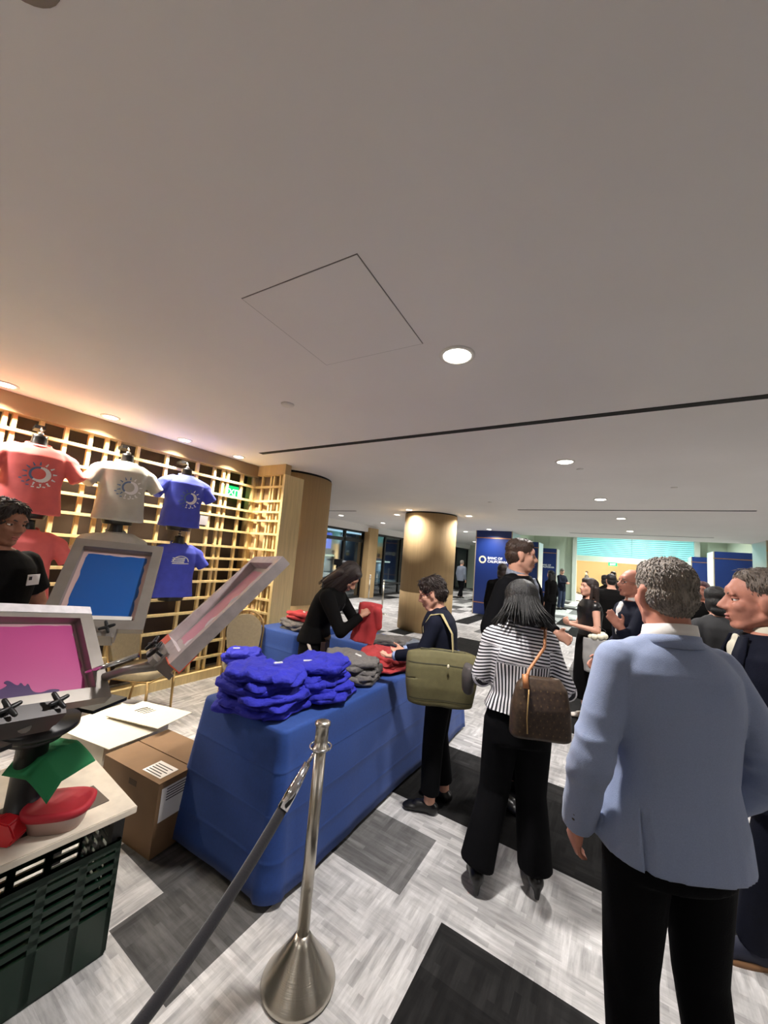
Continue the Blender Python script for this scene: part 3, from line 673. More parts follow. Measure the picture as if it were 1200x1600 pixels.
    # ---- hair
    def hairblob(s, m, parts, seed=2, amp=.004, fr=60, name='hair', vox=None):
        bm = bmesh.new()
        for p in parts:
            if p[0] == 'e': ell(bm, s.Hd(*p[1]), [q * s.hs for q in p[2]], s.HM, 22)
            else: cap(bm, s.Hd(*p[1]), s.Hd(*p[2]), p[3] * s.hs, p[4] * s.hs, 14)
        o = blob(name, bm, vox or min(s.vox, .008), m, s.root, 2); wrinkle(o, amp, fr, seed, 2, (1, 1, .35)); return o
    def hair_short(s, m, **k):
        return s.hairblob(m, [('e', (0, -.020, .044), (.079, .096, .083)), ('e', (0, .030, .080), (.060, .042, .040)), ('e', (0, -.045, -.005), (.074, .068, .066)), ('e', (0, -.052, -.04), (.058, .045, .035))], **k)
    def hair_bob(s, m, low=-.12, **k):
        return s.hairblob(m, [('e', (0, -.022, .045), (.088, .100, .086)), ('e', (0, .035, .085), (.062, .045, .036)), ('e', (0, -.055, -.03), (.084, .058, .08)), ('e', (-.06, -.015, -.04), (.03, .05, .07)), ('e', (.06, -.015, -.04), (.03, .05, .07)), ('e', (0, -.06, low + .02), (.088, .045, .045))], **k)
    def hair_long(s, m, low=-.32, **k):
        pr = [('e', (0, -.022, .045), (.086, .099, .084)), ('e', (0, .035, .085), (.060, .045, .034))]
        for x in (-.07, -.035, 0, .035, .07): pr.append(('c', (x, -.055, .0), (x * 1.15, -.085, low + abs(x) * .5), .04, .022))
        for x in (-.074, .074): pr.append(('c', (x, -.005, .02), (x * 1.05, .0, low * .7), .024, .02))
        return s.hairblob(m, pr, **k)
    def strands(s, m, n=140, low=-.12, seed=3, flick=.03, rad=.0035, front=False, spread=1.0, name='hair_strand', fr=(.45, 1.55)):
        """loose locks lying over the hair, each a thin bent tuft"""
        g = random.Random(seed); bm = bmesh.new()
        for k in range(n):
            a = PI * (g.uniform(*fr)) + PI / 2 + (PI if front else 0)       # direction round the head, centred on the back
            ca, sa = math.cos(a), math.sin(a); pts = []; zt = low + g.uniform(-.03, .03); fl = g.uniform(0, flick); sw = g.uniform(-.25, .25)
            for q in range(9):
                t = q / 8
                if t < .6:
                    e = PI / 2 - (t / .6) * PI * .52; aa = a + sw * t; pts.append(s.Hd(.092 * spread * math.cos(aa) * math.cos(e), -.02 + .103 * spread * math.sin(aa) * math.cos(e), .045 + .09 * math.sin(e)))
                else:
                    u = (t - .6) / .4; aa = a + sw * t; rr = 1 + .05 * u + fl / .09 * u * u
                    pts.append(s.Hd(.092 * spread * math.cos(aa) * rr, -.02 + .095 * spread * math.sin(aa) * rr, .045 - .01 + (zt - .035) * u))
            tube(bm, pts, [rad * .6] + [rad * 1.3] * 6 + [rad, rad * .4], 6)
        return from_bm(name, bm, m, s.root, True)
    def tufts(s, o, n, L, seed=1, rad=.0016, lift=.10, back=.35):
        """short locks lying on the hair surface"""
        me = o.data; p = arr(me); nn = normals(me); g = np.random.default_rng(seed); idx = g.integers(0, len(p), n); bm = bmesh.new()
        dn = s.HM @ Vector((0, -back, -1)).normalized(); top = s.HM @ Vector((0, 1, 0))
        for i in idx:
            a = Vector(p[i]); q = Vector(nn[i]); d = dn - q * dn.dot(q)
            if d.length < .25: d = d + (s.HM @ Vector((g.normal() * .5, .6, 0)))
            d.normalize(); sd = d.cross(q); d = (d + sd * g.normal() * .28).normalized(); l = L * g.uniform(.6, 1.3)
            tube(bm, [a - q * .002, a + d * l * .5 + q * (.0015 + lift * l * .5), a + d * l + q * lift * l * .6], [rad, rad * 1.2, rad * .3], 5)
        return from_bm('hair_lock', bm, o.data.materials[0], s.root, True)
    def glasses(s, m):
        bm = bmesh.new()
        for sx in (-1, 1):
            tube(bm, [s.Hd(sx * .031 + .022 * math.cos(a), .088, .002 + .016 * math.sin(a)) for a in np.linspace(0, 2 * PI, 17)], .0018, 6)
            tube(bm, [s.Hd(sx * .053, .086, .006), s.Hd(sx * .072, .06, .006), s.Hd(sx * .08, -.01, .004)], .0018, 6)
        tube(bm, [s.Hd(-.009, .09, .006), s.Hd(.009, .09, .006)], .0018, 6)
        return from_bm('glasses', bm, m, s.root, True)

def thick_quad(bm, a, b, c, d, t):
    n = (Vector(b) - Vector(a)).cross(Vector(d) - Vector(a)).normalized() * t
    rings(bm, [[Vector(p) for p in (a, b, c, d)], [Vector(p) + n for p in (a, b, c, d)]])
def to_local(p, w): return Matrix.Rotation(-p.root.rotation_euler.z, 3, 'Z') @ (Vector(w) - p.root.location) / p.root.scale[0]

# --- 1 man in the light blue blazer
def blazer_man():
    p = P('grey-haired man seen from behind in a light blue blazer and black trousers', 1.77, (.145, 1.60), 33, yaw=-7, pitch=3, vox=.0085, skin=SK2, shoulders=.90, LE=(-.275, -.045, 1.12), LW=(-.265, .04, .885), RE=(.275, -.07, 1.13), RW=(.28, .10, .93), build=1.0, knees=[(-.10, .03, .49), (.12, .03, .49)], feet=[(-.12, -.02, .085, 8), (.15, .0, .085, -8)], curl=.7)
    b = p.top('blazer', C_blazer, hem=.855, inf=.024, flare=.026, arminf=.016, cuff=-.01, wr=.008, fr=13, box=.5, seed=4, ztop=1.475)
    me = b.data; a = arr(me); nn_ = normals(me); w = np.exp(-((a[:, 2] - 1.12) / .12) ** 2) * (np.abs(a[:, 0]) > .19) * (.4 - np.abs(fbm(a, 26, 77, 2, (.6, .6, 1.6)))) * .016; put(me, a + nn_ * w[:, None])
    # centre vent and back seam
    me = b.data; a = arr(me)
    for x0, z1, dp in ((-.150, 1.03, .020),):
        w = np.exp(-((a[:, 0] - x0) / .006) ** 2) * (a[:, 1] < 0) * np.clip((z1 - a[:, 2]) / .05, 0, 1) * dp; a[:, 1] += w
    w = np.exp(-((a[:, 0]) / .005) ** 2) * (a[:, 1] < -.05) * .002; a[:, 1] += w
    put(me, a)
    p.collar(C_shirtw, r=.070, h=.052, gap=True); p.collar(C_blazer, r=.078, h=.024, name='blazer_collar', z=1.47)
    for i in (0, 1):
        d = (p.wr[i] - p.el[i]).normalized(); bm = bmesh.new(); cap(bm, p.wr[i] - d * .02, p.wr[i] + d * .012, .037, .036, 16, flat=(True, True)); from_bm('shirt_cuff', bm, C_shirtw, b, True)
        for k in range(3):
            bm = bmesh.new(); ell(bm, p.wr[i] - d * (.035 + .018 * k) + Vector((-.035 if i == 0 else .035, -.032, 0)), (.007, .007, .007)); from_bm('sleeve_button', bm, mat('horn_button', (60, 50, 44), .3), b, True)
    p.trousers(C_blackcloth, inf=.006, r=(.090, .068, .056), flare=.0); p.shoes(C_shoe)
    h_ = p.hair_short(H_grey, amp=.0022, fr=85, vox=.005); p.tufts(h_, 1800, .013)
    p.face(H_greyb)
blazer_man()

# --- 2 man at the edge, talking
def right_man():
    p = P('grey-haired man in a navy blazer with lapel pin and open white collar, talking', 1.76, (.62, 2.42), 100, lean=6, yaw=-10, pitch=-2, hs=1.2, vox=.0085, skin=SK2, build=1.1, shoulders=1.0, LE=(-.30, .03, 1.12), LW=(-.24, .26, 1.02), RE=(.30, .03, 1.12), RW=(.22, .24, .98), knees=[(.03, .04, .50), (.20, -.06, .49)], feet=[(.18, .05, .085, 10), (.36, -.16, .085, -8)], curl=.6)
    p.top('blazer', C_navy, hem=.78, inf=.026, flare=.02, arminf=.02, seed=9, fr=12); p.shirtfront(C_cream, w=.066, inf=.029); p.lapels(C_navy, .034)
    p.collar(C_cream, r=.072, h=.05)
    c, M = p.spine(1.36); bm = bmesh.new(); thick_quad(bm, *[c + M @ Vector(v) for v in ((-.105, .158, -.008), (-.065, .163, -.008), (-.065, .163, .008), (-.105, .158, .008))], .003); o = from_bm('lapel_pin', bm, M_print, p.root)
    bm = bmesh.new(); thick_quad(bm, *[c + M @ Vector(v) for v in ((-.100, .1625, -.003), (-.070, .1665, -.003), (-.070, .1665, .003), (-.100, .1625, .003))], .002); from_bm('pin_mark', bm, mat('dark_red', (120, 30, 40), .4), o)
    p.trousers(C_navy); p.shoes(C_shoeblue, sole=C_sole)
    h_ = p.hairblob(H_greyb, [('e', (0, -.028, .046), (.079, .088, .082)), ('e', (0, .012, .086), (.060, .042, .034)), ('e', (0, -.045, -.005), (.074, .066, .066)), ('e', (0, -.054, -.04), (.058, .045, .035))], amp=.003, fr=80, vox=.006); p.tufts(h_, 900, .022)
    p.face(H_greyb)
    bm = bmesh.new(); ell(bm, p.Hd(0, .083, -.0655), (.013, .010, .0045), p.HM, 14); from_bm('open_mouth', bm, mat('mouth_dark', (50, 18, 18), .6), p.root, True)
right_man()

# --- 3 woman in the striped shirt
def striped_woman():
    p = P('black-haired woman in a black and white striped shirt seen from behind', 1.60, (-.465, 2.32), 26, lean=3, yaw=8, pitch=14, hs=1.08, vox=.0085, skin=SK3, female=True, LE=(-.225, .06, 1.14), LW=(-.15, .25, 1.12), RE=(.27, .0, 1.12), RW=(.24, .20, 1.08), knees=[(-.12, .03, .50), (.10, .03, .50)], feet=[(-.22, -.06, .12, -4, -20), (.12, -.02, .12, -2, -14)], shoulders=1.0, build=1.0)
    sm = stripe_mat('black_white_stripes', (232, 230, 234), (34, 32, 40), 56, duty=.52)
    o = p.top('striped_shirt', sm, hem=.98, inf=.034, arminf=.030, wr=.013, fr=20, flare=.03, cuff=.04, sfl=.02, seed=11)
    def weave(o):
        me = o.data; q = arr(me); s_ = np.zeros(len(q)); F = 50
        s_[:] = np.where(q[:, 2] > 1.27, q[:, 2] + .10 * q[:, 0] + .1 * q[:, 1], np.arctan2(q[:, 0], -q[:, 1]) * .155) * F
        for i in (0, 1):
            a, e, w_ = (np.array(x) for x in (p.sh[i], p.el[i], p.wr[i]))
            sgn = -1 if i == 0 else 1
            def tpar(a_, b_): d = b_ - a_; return ((q - a_) @ d) / (d @ d), np.linalg.norm(q - a_ - np.clip(((q - a_) @ d) / (d @ d), 0, 1)[:, None] * d, axis=1)
            t1, d1 = tpar(a, e); t2, d2 = tpar(e, w_)
            up = (q[:, 0] * sgn > .125) & (q[:, 2] < 1.36) & (d1 < .12) & (t1 < 1.0) & (t1 > -.2) & ((d1 < d2) | (t1 < .8))
            fo = (d2 < .10) & (t2 > .15) & (q[:, 0] * sgn > .06) & (q[:, 1] > .06) | (q[:, 1] > .15)
            s_ = np.where(up, (q[:, 2] + .25 * q[:, 0] * sgn) * F, s_); s_ = np.where(fo, (q[:, 2] * .8 + q[:, 0] * .6) * F, s_)
        s_ += fbm(q, 18, 3) * .25
        at = me.attributes.new('weave', 'FLOAT', 'POINT'); at.data.foreach_set('value', s_ + 200)
    weave(o); weave(p.collar(sm, r=.062, h=.03, name='collar_band'))
    for i in (0, 1):
        d = (p.wr[i] - p.el[i]).normalized(); bm = bmesh.new(); cap(bm, p.wr[i] - d * .055, p.wr[i] + d * .015, .05, .062, 26, flat=(True, True)); q = from_bm('ruffled_cuff', bm, sm, o, True); wrinkle(q, .008, 60, 3 + i); weave(q)
    p.trousers(C_blackcloth, r=(.092, .078, .078), flare=.008, endz=.10, ztop=1.04)
    p.shoes(C_shoe, heel=.03, name='heeled_boot')
    p.hair_bob(H_black, amp=.006, fr=45, vox=.006); p.strands(H_black, 420, -.13, 8, .09, .0034, fr=(.02, 1.98), spread=1.0)
    p.face(H_black)
    return p
SW = striped_woman()

# --- 4 woman in front of the table with glasses
def table_woman():
    p = P('short-haired woman with glasses and dark blazer standing at the blue table', 1.57, (-1.06, 2.64), 104, lean=12, yaw=2, pitch=10, hs=1.14, vox=.0085, skin=SK1, female=True, LE=(-.22, .14, 1.16), LW=(-.15, .37, 1.10), RE=(.25, .10, 1.14), RW=(.12, .36, 1.09), knees=[(-.09, .03, .50), (.09, .02, .50)], feet=[(-.10, .03, .085, 4), (.10, -.05, .085, -14)], curl=.8, Lh={'n': (0, 0, 1), 'th': (-1, 0, 0)}, Rh={'n': (-.6, 0, .6), 'th': (0, 0, 1)})
    p.top('blazer', C_navy, hem=.86, inf=.026, flare=.015, arminf=.018, seed=21, cuff=.02, wr=.008); p.collar(C_navy, r=.07, h=.02, name='blazer_collar')
    for i in (0, 1):
        d = (p.wr[i] - p.el[i]).normalized(); bm = bmesh.new(); cap(bm, p.wr[i] - d * .03, p.wr[i] + d * .005, .036, .036, 16, flat=(True, True)); from_bm('shirt_cuff', bm, mat('light_blue_cuff', (150, 170, 214), .8), p.root, True)
    p.trousers(C_blackcloth, r=(.09, .066, .06), endz=.135); p.shoes(C_shoe, name='loafer')
    for i in (0, 1):
        x, y, z, a = p.feet[i][:4]
    h_ = p.hair_short(H_dark, amp=.005, fr=55, vox=.006); p.tufts(h_, 700, .035, rad=.0022, lift=.2); p.glasses(mat('red_frame', (110, 34, 30), .3)); p.face(H_dark)
    return p
TW = table_woman()

# --- 5 worker behind the table
def worker():
    p = P('long-haired woman in a black sweatshirt leaning over the table with a red shirt', 1.66, (-2.34, 2.68), -72, lean=30, yaw=0, pitch=16, hs=1.12, vox=.0085, skin=SK3, female=True, LE=(-.20, .34, 1.10), LW=(-.07, .48, 1.25), RE=(.22, .34, 1.08), RW=(.11, .48, 1.22), curl=1.0, Lh={'n': (1, 0, -.3), 'th': (0, 0, 1)}, Rh={'n': (-1, 0, -.3), 'th': (0, 0, 1)}, shoulders=1.05)
    p.top('sweatshirt', C_black2, hem=.93, inf=.026, arminf=.020, seed=31, wr=.009, cuff=.0)
    p.trousers(C_black2, r=(.092, .07, .055)); p.shoes(C_shoe)
    bm = bmesh.new(); n = 40; rs = []
    for rr, zz in ((0, -.02), (.006, -.02), (.006, .02), (0, .02)): rs.append([Vector(((.190 + rr) * math.cos(2 * PI * k / n), (.137 + rr) * math.sin(2 * PI * k / n), .955 + zz)) for k in range(n)])
    rings(bm, rs, False, False); from_bm('waist_belt', bm, mat('brown_webbing', (96, 76, 48), .8), p.root, True)
    bm = bmesh.new(); box(bm, .03, .15, .13, .17, .84, .95); wb = from_bm('waist_pouch', bm, mat('pouch', (44, 24, 20), .8), p.root)
    bm = bmesh.new(); tube(bm, [(.19, .02, .94), (.20, .10, .80), (.15, .17, .70)], .014, 8); from_bm('apron_strap', bm, mat('pale_strap', (190, 178, 168), .8), p.root, True)
    c, M = p.spine(1.28)
    bm = bmesh.new(); thick_quad(bm, *[c + M @ Vector(v) for v in ((.0, .158, -.045), (.075, .156, -.045), (.075, .156, .045), (.0, .158, .045))], .004); o = from_bm('badge', bm, M_paper, p.root)
    bm = bmesh.new(); tube(bm, [p.at(-.06, .03, 1.47), p.at(-.05, .135, 1.38), p.at(.02, .160, 1.30)], .004, 6); tube(bm, [p.at(.06, .03, 1.47), p.at(.075, .13, 1.38), p.at(.05, .160, 1.30)], .004, 6); from_bm('lanyard', bm, M_black, o, True)
    p.hair_long(H_dark, low=-.20, amp=.006, fr=40, vox=.007); p.strands(H_dark, 240, -.20, 14, .02, .003, fr=(.15, 1.85), spread=.98); p.face(H_dark)
    return p
WK = worker()

# --- 6 man in the black t-shirt at the press
def press_man():
    p = P('man in a black t-shirt with a name sticker standing behind the printing press', 1.84, (-2.90, .62), -56, yaw=-6, pitch=10, vox=.009, skin=SK4, LE=(-.29, .03, 1.15), LW=(-.20, .24, 1.02), RE=(.29, .03, 1.15), RW=(.20, .26, 1.02))
    p.top('t_shirt', C_black2, hem=.86, inf=.024, sleeve='short', seed=41, wr=.008)
    c, M = p.spine(1.33); bm = bmesh.new(); thick_quad(bm, *[c + M @ Vector(v) for v in ((-.115, .151, -.028), (-.03, .162, -.028), (-.03, .162, .028), (-.115, .151, .028))], .003); o = from_bm('name_sticker', bm, M_paper, p.root)
    bm = bmesh.new(); thick_quad(bm, *[c + M @ Vector(v) for v in ((-.055, .1625, .0), (-.038, .1645, .0), (-.038, .1645, .018), (-.055, .1625, .018))], .002); from_bm('sticker_mark', bm, M_ink, o)
    p.trousers(C_dkgrey); p.shoes(C_shoe); h_ = p.hair_short(H_dark, amp=.005, fr=50, vox=.006); p.tufts(h_, 600, .03, rad=.0024, lift=.25); p.face(H_dark)
press_man()

# --- 7 tall man in black suit
def tall_man():
    p = P('tall brown-haired man in a black suit facing sideways before the navy pillar', 1.92, (-.66, 3.08), -98, yaw=26, pitch=4, vox=.010, skin=SK1, LE=(-.26, .02, 1.14), LW=(-.17, .22, 1.1), RE=(.30, -.06, 1.13), RW=(.30, .03, .88), shoulders=1.08, build=1.08)
    p.top('suit_jacket', C_blackcloth, hem=.78, inf=.026, arminf=.02, seed=51); p.shirtfront(C_check, w=.055, inf=.031); p.lapels(C_blackcloth, .034); p.collar(C_check, r=.07, h=.04)
    p.trousers(C_blackcloth); p.shoes(C_shoe); h_ = p.hair_short(H_brown, amp=.003, fr=80, vox=.006); p.tufts(h_, 600, .02); p.face(H_brown)
tall_man()

# --- 8 woman in the black dress
def dress_woman():
    p = P('long-haired woman in a black leather dress with clasped hands and white sneakers', 1.63, (-.27, 5.12), 118, yaw=6, pitch=-4, vox=.011, skin=SK1, female=True, LE=(-.25, .02, 1.13), LW=(-.05, .26, 1.16), RE=(.25, .02, 1.13), RW=(.05, .26, 1.16), Lh={'d': (.8, .4, .2), 'n': (0, -1, 0), 'th': (0, 0, 1)}, Rh={'d': (-.8, .4, .2), 'n': (0, -1, 0), 'th': (0, 0, 1)}, curl=.6)
    p.top('dress_bodice', C_leather, hem=.95, inf=.016, sleeve='cap', wr=.006, seed=61); p.skirt(C_black2, .28, .17); p.shoes(C_sneak, name='sneaker')
    p.hair_long(H_dark, low=-.30, amp=.006, fr=40); p.face(H_dark)
    bm = bmesh.new(); tube(bm, [p.at(.05, .125, 1.36), p.at(.09, .125, 1.365)], .006, 8); from_bm('brooch', bm, M_chrome, p.root, True)
    return p
DW = dress_woman()

# --- 9 bald man, both hands raised
def bald_man():
    p = P('bald man in a dark suit raising one open palm beside the blazer man', 1.76, (.12, 3.70), 112, yaw=8, pitch=-4, vox=.010, skin=SK2, LE=(-.22, .12, 1.17), LW=(-.20, .17, 1.28), RE=(.26, -.02, 1.14), RW=(.22, .16, .98), Lh={'d': (.1, .5, .6), 'n': (-1, 0, 0), 'th': (0, 0, 1), 'curl': .15}, curl=.5)
    p.top('suit_jacket', C_navy, hem=.78, inf=.024, seed=71); p.shirtfront(C_shirtw, inf=.020); p.collar(C_shirtw, h=.05); p.trousers(C_navy); p.shoes(C_shoe)
    p.hairblob(H_silver, [('e', (0, -.055, -.01), (.072, .055, .032)), ('e', (-.066, -.02, .0), (.014, .04, .022)), ('e', (.066, -.02, .0), (.014, .04, .022))], amp=.002, name='hair'); p.glasses(mat('thin_glasses', (70, 60, 54), .3)); p.face(H_silver)
bald_man()
# --- more distant people
def simple_person(label, H, pos, face, top, hairf, hm, trous=C_blackcloth, skin=SK1, fem=False, vox=.014, skirt=False, **k):
    p = P(label, H, pos, face, vox=vox, skin=skin, female=fem, **k)
    p.top('top', top, hem=.80 if not fem else .88, inf=.022, wr=.006, vox=vox)
    if skirt: p.skirt(trous, .45)
    else: p.trousers(trous)
    p.shoes(C_shoe)
    if hairf: getattr(p, hairf)(hm)
    p.face(hm, eyes=False); return p
simple_person('dark-haired woman in a charcoal top seen from behind, standing past the blazer man', 1.66, (.74, 4.35), 25, C_dkgrey, 'hair_bob', H_black, fem=True, pitch=8)
simple_person('plum-haired person beyond the charcoal topped woman', 1.70, (.92, 6.2), 160, C_black2, 'hair_short', H_plum, skin=SK2)
simple_person('woman with long black hair and black outfit standing near the far navy pillars', 1.66, (-1.50, 11.0), 60, C_black2, 'hair_long', H_black, fem=True)
simple_person('man in dark jacket and jeans looking down at his hands near the navy pillars', 1.74, (-2.02, 17.9), -125, C_navy, 'hair_short', H_greyb, C_jeans, LE=(-.22, .1, 1.15), LW=(-.05, .28, 1.15), RE=(.22, .1, 1.15), RW=(.05, .28, 1.15), pitch=25)
simple_person('man in a steel grey shirt walking past the windows beyond the oak column', 1.76, (-6.1, 16.7), -20, C_greyshirt, 'hair_short', H_grey, knees=[(-.1, .14, .5), (.1, -.02, .48)], feet=[(-.1, .2, .085, 0), (.1, -.22, .12, 0)])
simple_person('person in a dark top standing alone in the bright far room', 1.74, (-1.84, 30.6), 100, C_dkgrey, 'hair_short', H_dark)
simple_person('dark-haired person hidden behind the tall man, only hair and shoulder showing', 1.72, (-1.62, 6.4), 20, C_black2, 'hair_bob', H_dark)
simple_person('person in a black coat right behind the long-haired woman in the dress', 1.70, (-.08, 7.4), 15, C_black2, 'hair_short', H_black, build=1.15)
simple_person('person with a dark topknot in the crowd behind the dress woman', 1.66, (-.22, 10.0), 40, C_black2, 'hair_bob', H_black, fem=True)
simple_person('man in a charcoal jacket deep in the crowd, near the far exit sign', 1.78, (-.1, 14.5), 150, C_dkgrey, 'hair_short', H_dark)
simple_person('woman in black seen between the blazer man and the dress woman, far back', 1.66, (.62, 13.0), -160, C_black2, 'hair_bob', H_dark, fem=True)

# ------------------------------------------------------------------ t-shirts on torso forms
def decal_mesh(name, target, polys, o, u, v, n, m, parent, off=.0025):
    """lay small flat polygons onto the cloth"""
    me = target.data; bv = BVHTree.FromPolygons([x.co.copy() for x in me.vertices], [tuple(f.vertices) for f in me.polygons])
    bm = bmesh.new()
    for pl in polys:
        vs = []
        for a, b in pl:
            s_ = Vector(o) + Vector(u) * a + Vector(v) * b; h = bv.ray_cast(s_ + Vector(n) * .6, -Vector(n))
            vs.append(bm.verts.new((h[0] if h[0] else s_) + Vector(n) * off))
        try: bm.faces.new(vs)
        except ValueError: pass
    return from_bm(name, bm, m, parent)
def tee(parent, m, z0=0.0, seed=0, sleeve_drop=.55, twist=0.0, big=1.0):
    """a t-shirt body; origin at shirt middle; faces local +y; returns the mesh"""
    bm = bmesh.new(); rs = []
    for z, rx, ry in ((-.30, .215, .125), (-.2, .20, .12), (-.05, .185, .118), (.08, .20, .125), (.17, .205, .118), (.225, .17, .09), (.262, .09, .068), (.272, .072, .06)):
        rs.append([Vector((rx * math.copysign(abs(math.cos(a)) ** .8, math.cos(a)), ry * math.copysign(abs(math.sin(a)) ** .8, math.sin(a)), z)) for a in [2 * PI * k / 32 for k in range(32)]])
    rings(bm, rs)
    for sx in (-1, 1):
        cap(bm, (sx * .13, 0, .20), (sx * .215, 0, .15), .062, .075, 18); cap(bm, (sx * .20, 0, .16), (sx * (.30), .02, .02), .078, .082, 20, flat=(False, True), flatten=.8)
    o = blob('t_shirt', bm, .009, m, parent, 4); wrinkle(o, .009, 17, seed, 2, (1, 1, .7)); wrinkle(o, .003, 45, seed + 1, 1)
    return o
def sun_polys(cx, cz, s):
    white = []; blue = []
    for k in range(26):
        a = 2 * PI * k / 26; t = (math.cos(a) * .8 + .3)
        tgt = white if math.cos(a + .5) > -.25 else blue
        th = .45 + .55 * max(0, math.cos(a + .4)); ri = .48; ro = ri + .38 * th
        for q in range(1): tgt.append([(cx + s * r_ * math.cos(b), cz + s * r_ * math.sin(b)) for r_, b in ((ri, a), (ro, a), (ro, a + .242), (ri, a + .242))])
        if k % 2 == 0:
            rr = ro + .12; r2 = rr + .30
            tgt.append([(cx + s * r_ * math.cos(b), cz + s * r_ * math.sin(b)) for r_, b in ((rr, a + .02), (r2, a + .08), (r2, a + .14), (rr, a + .20))])
    for k in range(7):
        a = 3.6 + k * .3; rr = 1.25
        (white if k > 2 else blue).append([(cx + s * (rr * math.cos(a)) + dx * s, cz + s * rr * math.sin(a) * .95 + dz * s) for dx, dz in ((-.1, -.05), (.1, -.05), (.12, .05), (-.08, .06))])
    return white, blue
def arch_polys(cx, cz, s):
    out = []
    for k in range(12):
        a0 = PI * k / 12; a1 = PI * (k + 1) / 12
        out.append([(cx + s * r_ * math.cos(a), cz + s * r_ * .75 * math.sin(a)) for r_, a in ((.85, a0), (1, a0), (1, a1), (.85, a1))])
    for k, y in enumerate((-.05, .18, .40)):
        for q in range(5): out.append([(cx - s * 1.1 + s * .3 * q + .05 * k * s, cz + s * (y - .02 * q)), (cx - s * .8 + s * .3 * q + .05 * k * s, cz + s * (y - .02 * q)), (cx - s * .8 + s * .3 * q + .05 * k * s, cz + s * (y + .1)), (cx - s * 1.1 + s * .3 * q + .05 * k * s, cz + s * (y + .1))])
    for q in range(8): out.append([(cx - s + s * .25 * q, cz - s * .28), (cx - s * .75 + s * .25 * q, cz - s * .28), (cx - s * .75 + s * .25 * q, cz - s * .16), (cx - s + s * .25 * q, cz - s * .16)])
    return out
def torso_form(loc, rz, m, teelabel, formlabel, seed, kind, hook=True):
    f = empty('torso_form', loc, rz); tag(f, formlabel, 'mannequin')
    bm = bmesh.new()
    rs = []
    for z, rx, ry in ((-.34, .12, .09), (-.2, .16, .10), (0, .155, .10), (.12, .17, .105), (.2, .15, .085), (.25, .06, .055), (.33, .05, .048), (.35, .052, .05)): rs.append([Vector((rx * math.cos(2 * PI * k / 28), ry * math.sin(2 * PI * k / 28), z)) for k in range(28)])
    rings(bm, rs); from_bm('torso_shell', bm, M_form, f, True)
    bm = bmesh.new(); tube(bm, [(0, 0, .34), (0, 0, .40), (0, -.04, .43), (0, -.10, .44)], .008, 8); ell(bm, (0, 0, .365), (.022, .022, .018)); from_bm('hanging_hook', bm, M_chrome, f, True)
    bm = bmesh.new(); box(bm, -.035, .035, -.24, -.09, .425, .455); from_bm('hook_plate', bm, M_form, f)
    t = empty('t_shirt', loc, rz); tag(t, teelabel, 't-shirt')
    o = tee(t, m, seed=seed); o.name = 'shirt_body'
    bm = bmesh.new(); tube(bm, [Vector((.078 * math.cos(a), .066 * math.sin(a) + .004, .272 - .022 * math.sin(a))) for a in np.linspace(0, 2 * PI, 33)], .008, 8); from_bm('neck_rib', bm, m, t, True)
    if kind == 'sun':
        w_, b_ = sun_polys(.02, .02, .092)
        # local front is +y; u runs to the viewer's right when facing the shirt
        decal_mesh('print', o, w_, (0, 0, 0), (-1, 0, 0), (0, 0, 1), (0, 1, 0), M_print, t); decal_mesh('print', o, b_, (0, 0, 0), (-1, 0, 0), (0, 0, 1), (0, 1, 0), M_printb, t)
    elif kind == 'arch': decal_mesh('print', o, arch_polys(0, .08, .085), (0, 0, 0), (-1, 0, 0), (0, 0, 1), (0, 1, 0), M_print, t)
FX = -4.08
for (y, z, m, tl, fl_, sd, kd) in (
    (1.00, 2.10, M_teeR, 'coral t-shirt with white and slate sunburst print, hung high on the lattice', 'black torso form wearing the upper coral t-shirt', 3, 'sun'),
    (1.66, 2.12, M_teeG, 'pale grey t-shirt with slate and white sunburst print, hung high on the lattice', 'black torso form wearing the upper pale grey t-shirt', 5, 'sun'),
    (2.26, 2.12, M_teeB, 'blue t-shirt with white sunburst print, hung high on the lattice', 'black torso form wearing the upper blue t-shirt', 7, 'sun'),
    (1.02, 1.40, M_teeR, 'coral t-shirt hung low, half hidden by the man in black', 'black torso form wearing the lower coral t-shirt', 9, None),
    (1.66, 1.44, M_teeG, 'pale grey t-shirt hung low, its collar showing above the blue screen', 'black torso form wearing the lower pale grey t-shirt', 11, None),
    (2.28, 1.37, M_teeB, 'blue t-shirt with white arch print, hung low on the lattice', 'black torso form wearing the lower blue t-shirt', 13, 'arch')):
    torso_form((FX, y, z), R(-98), m, tl, fl_, sd, kd)
tag(simple('price_card', [(-4.2, -4.195, 2.56, 2.66, 1.88, 1.99)], M_paper), 'small white card on the lattice beside the upper blue t-shirt', 'card')

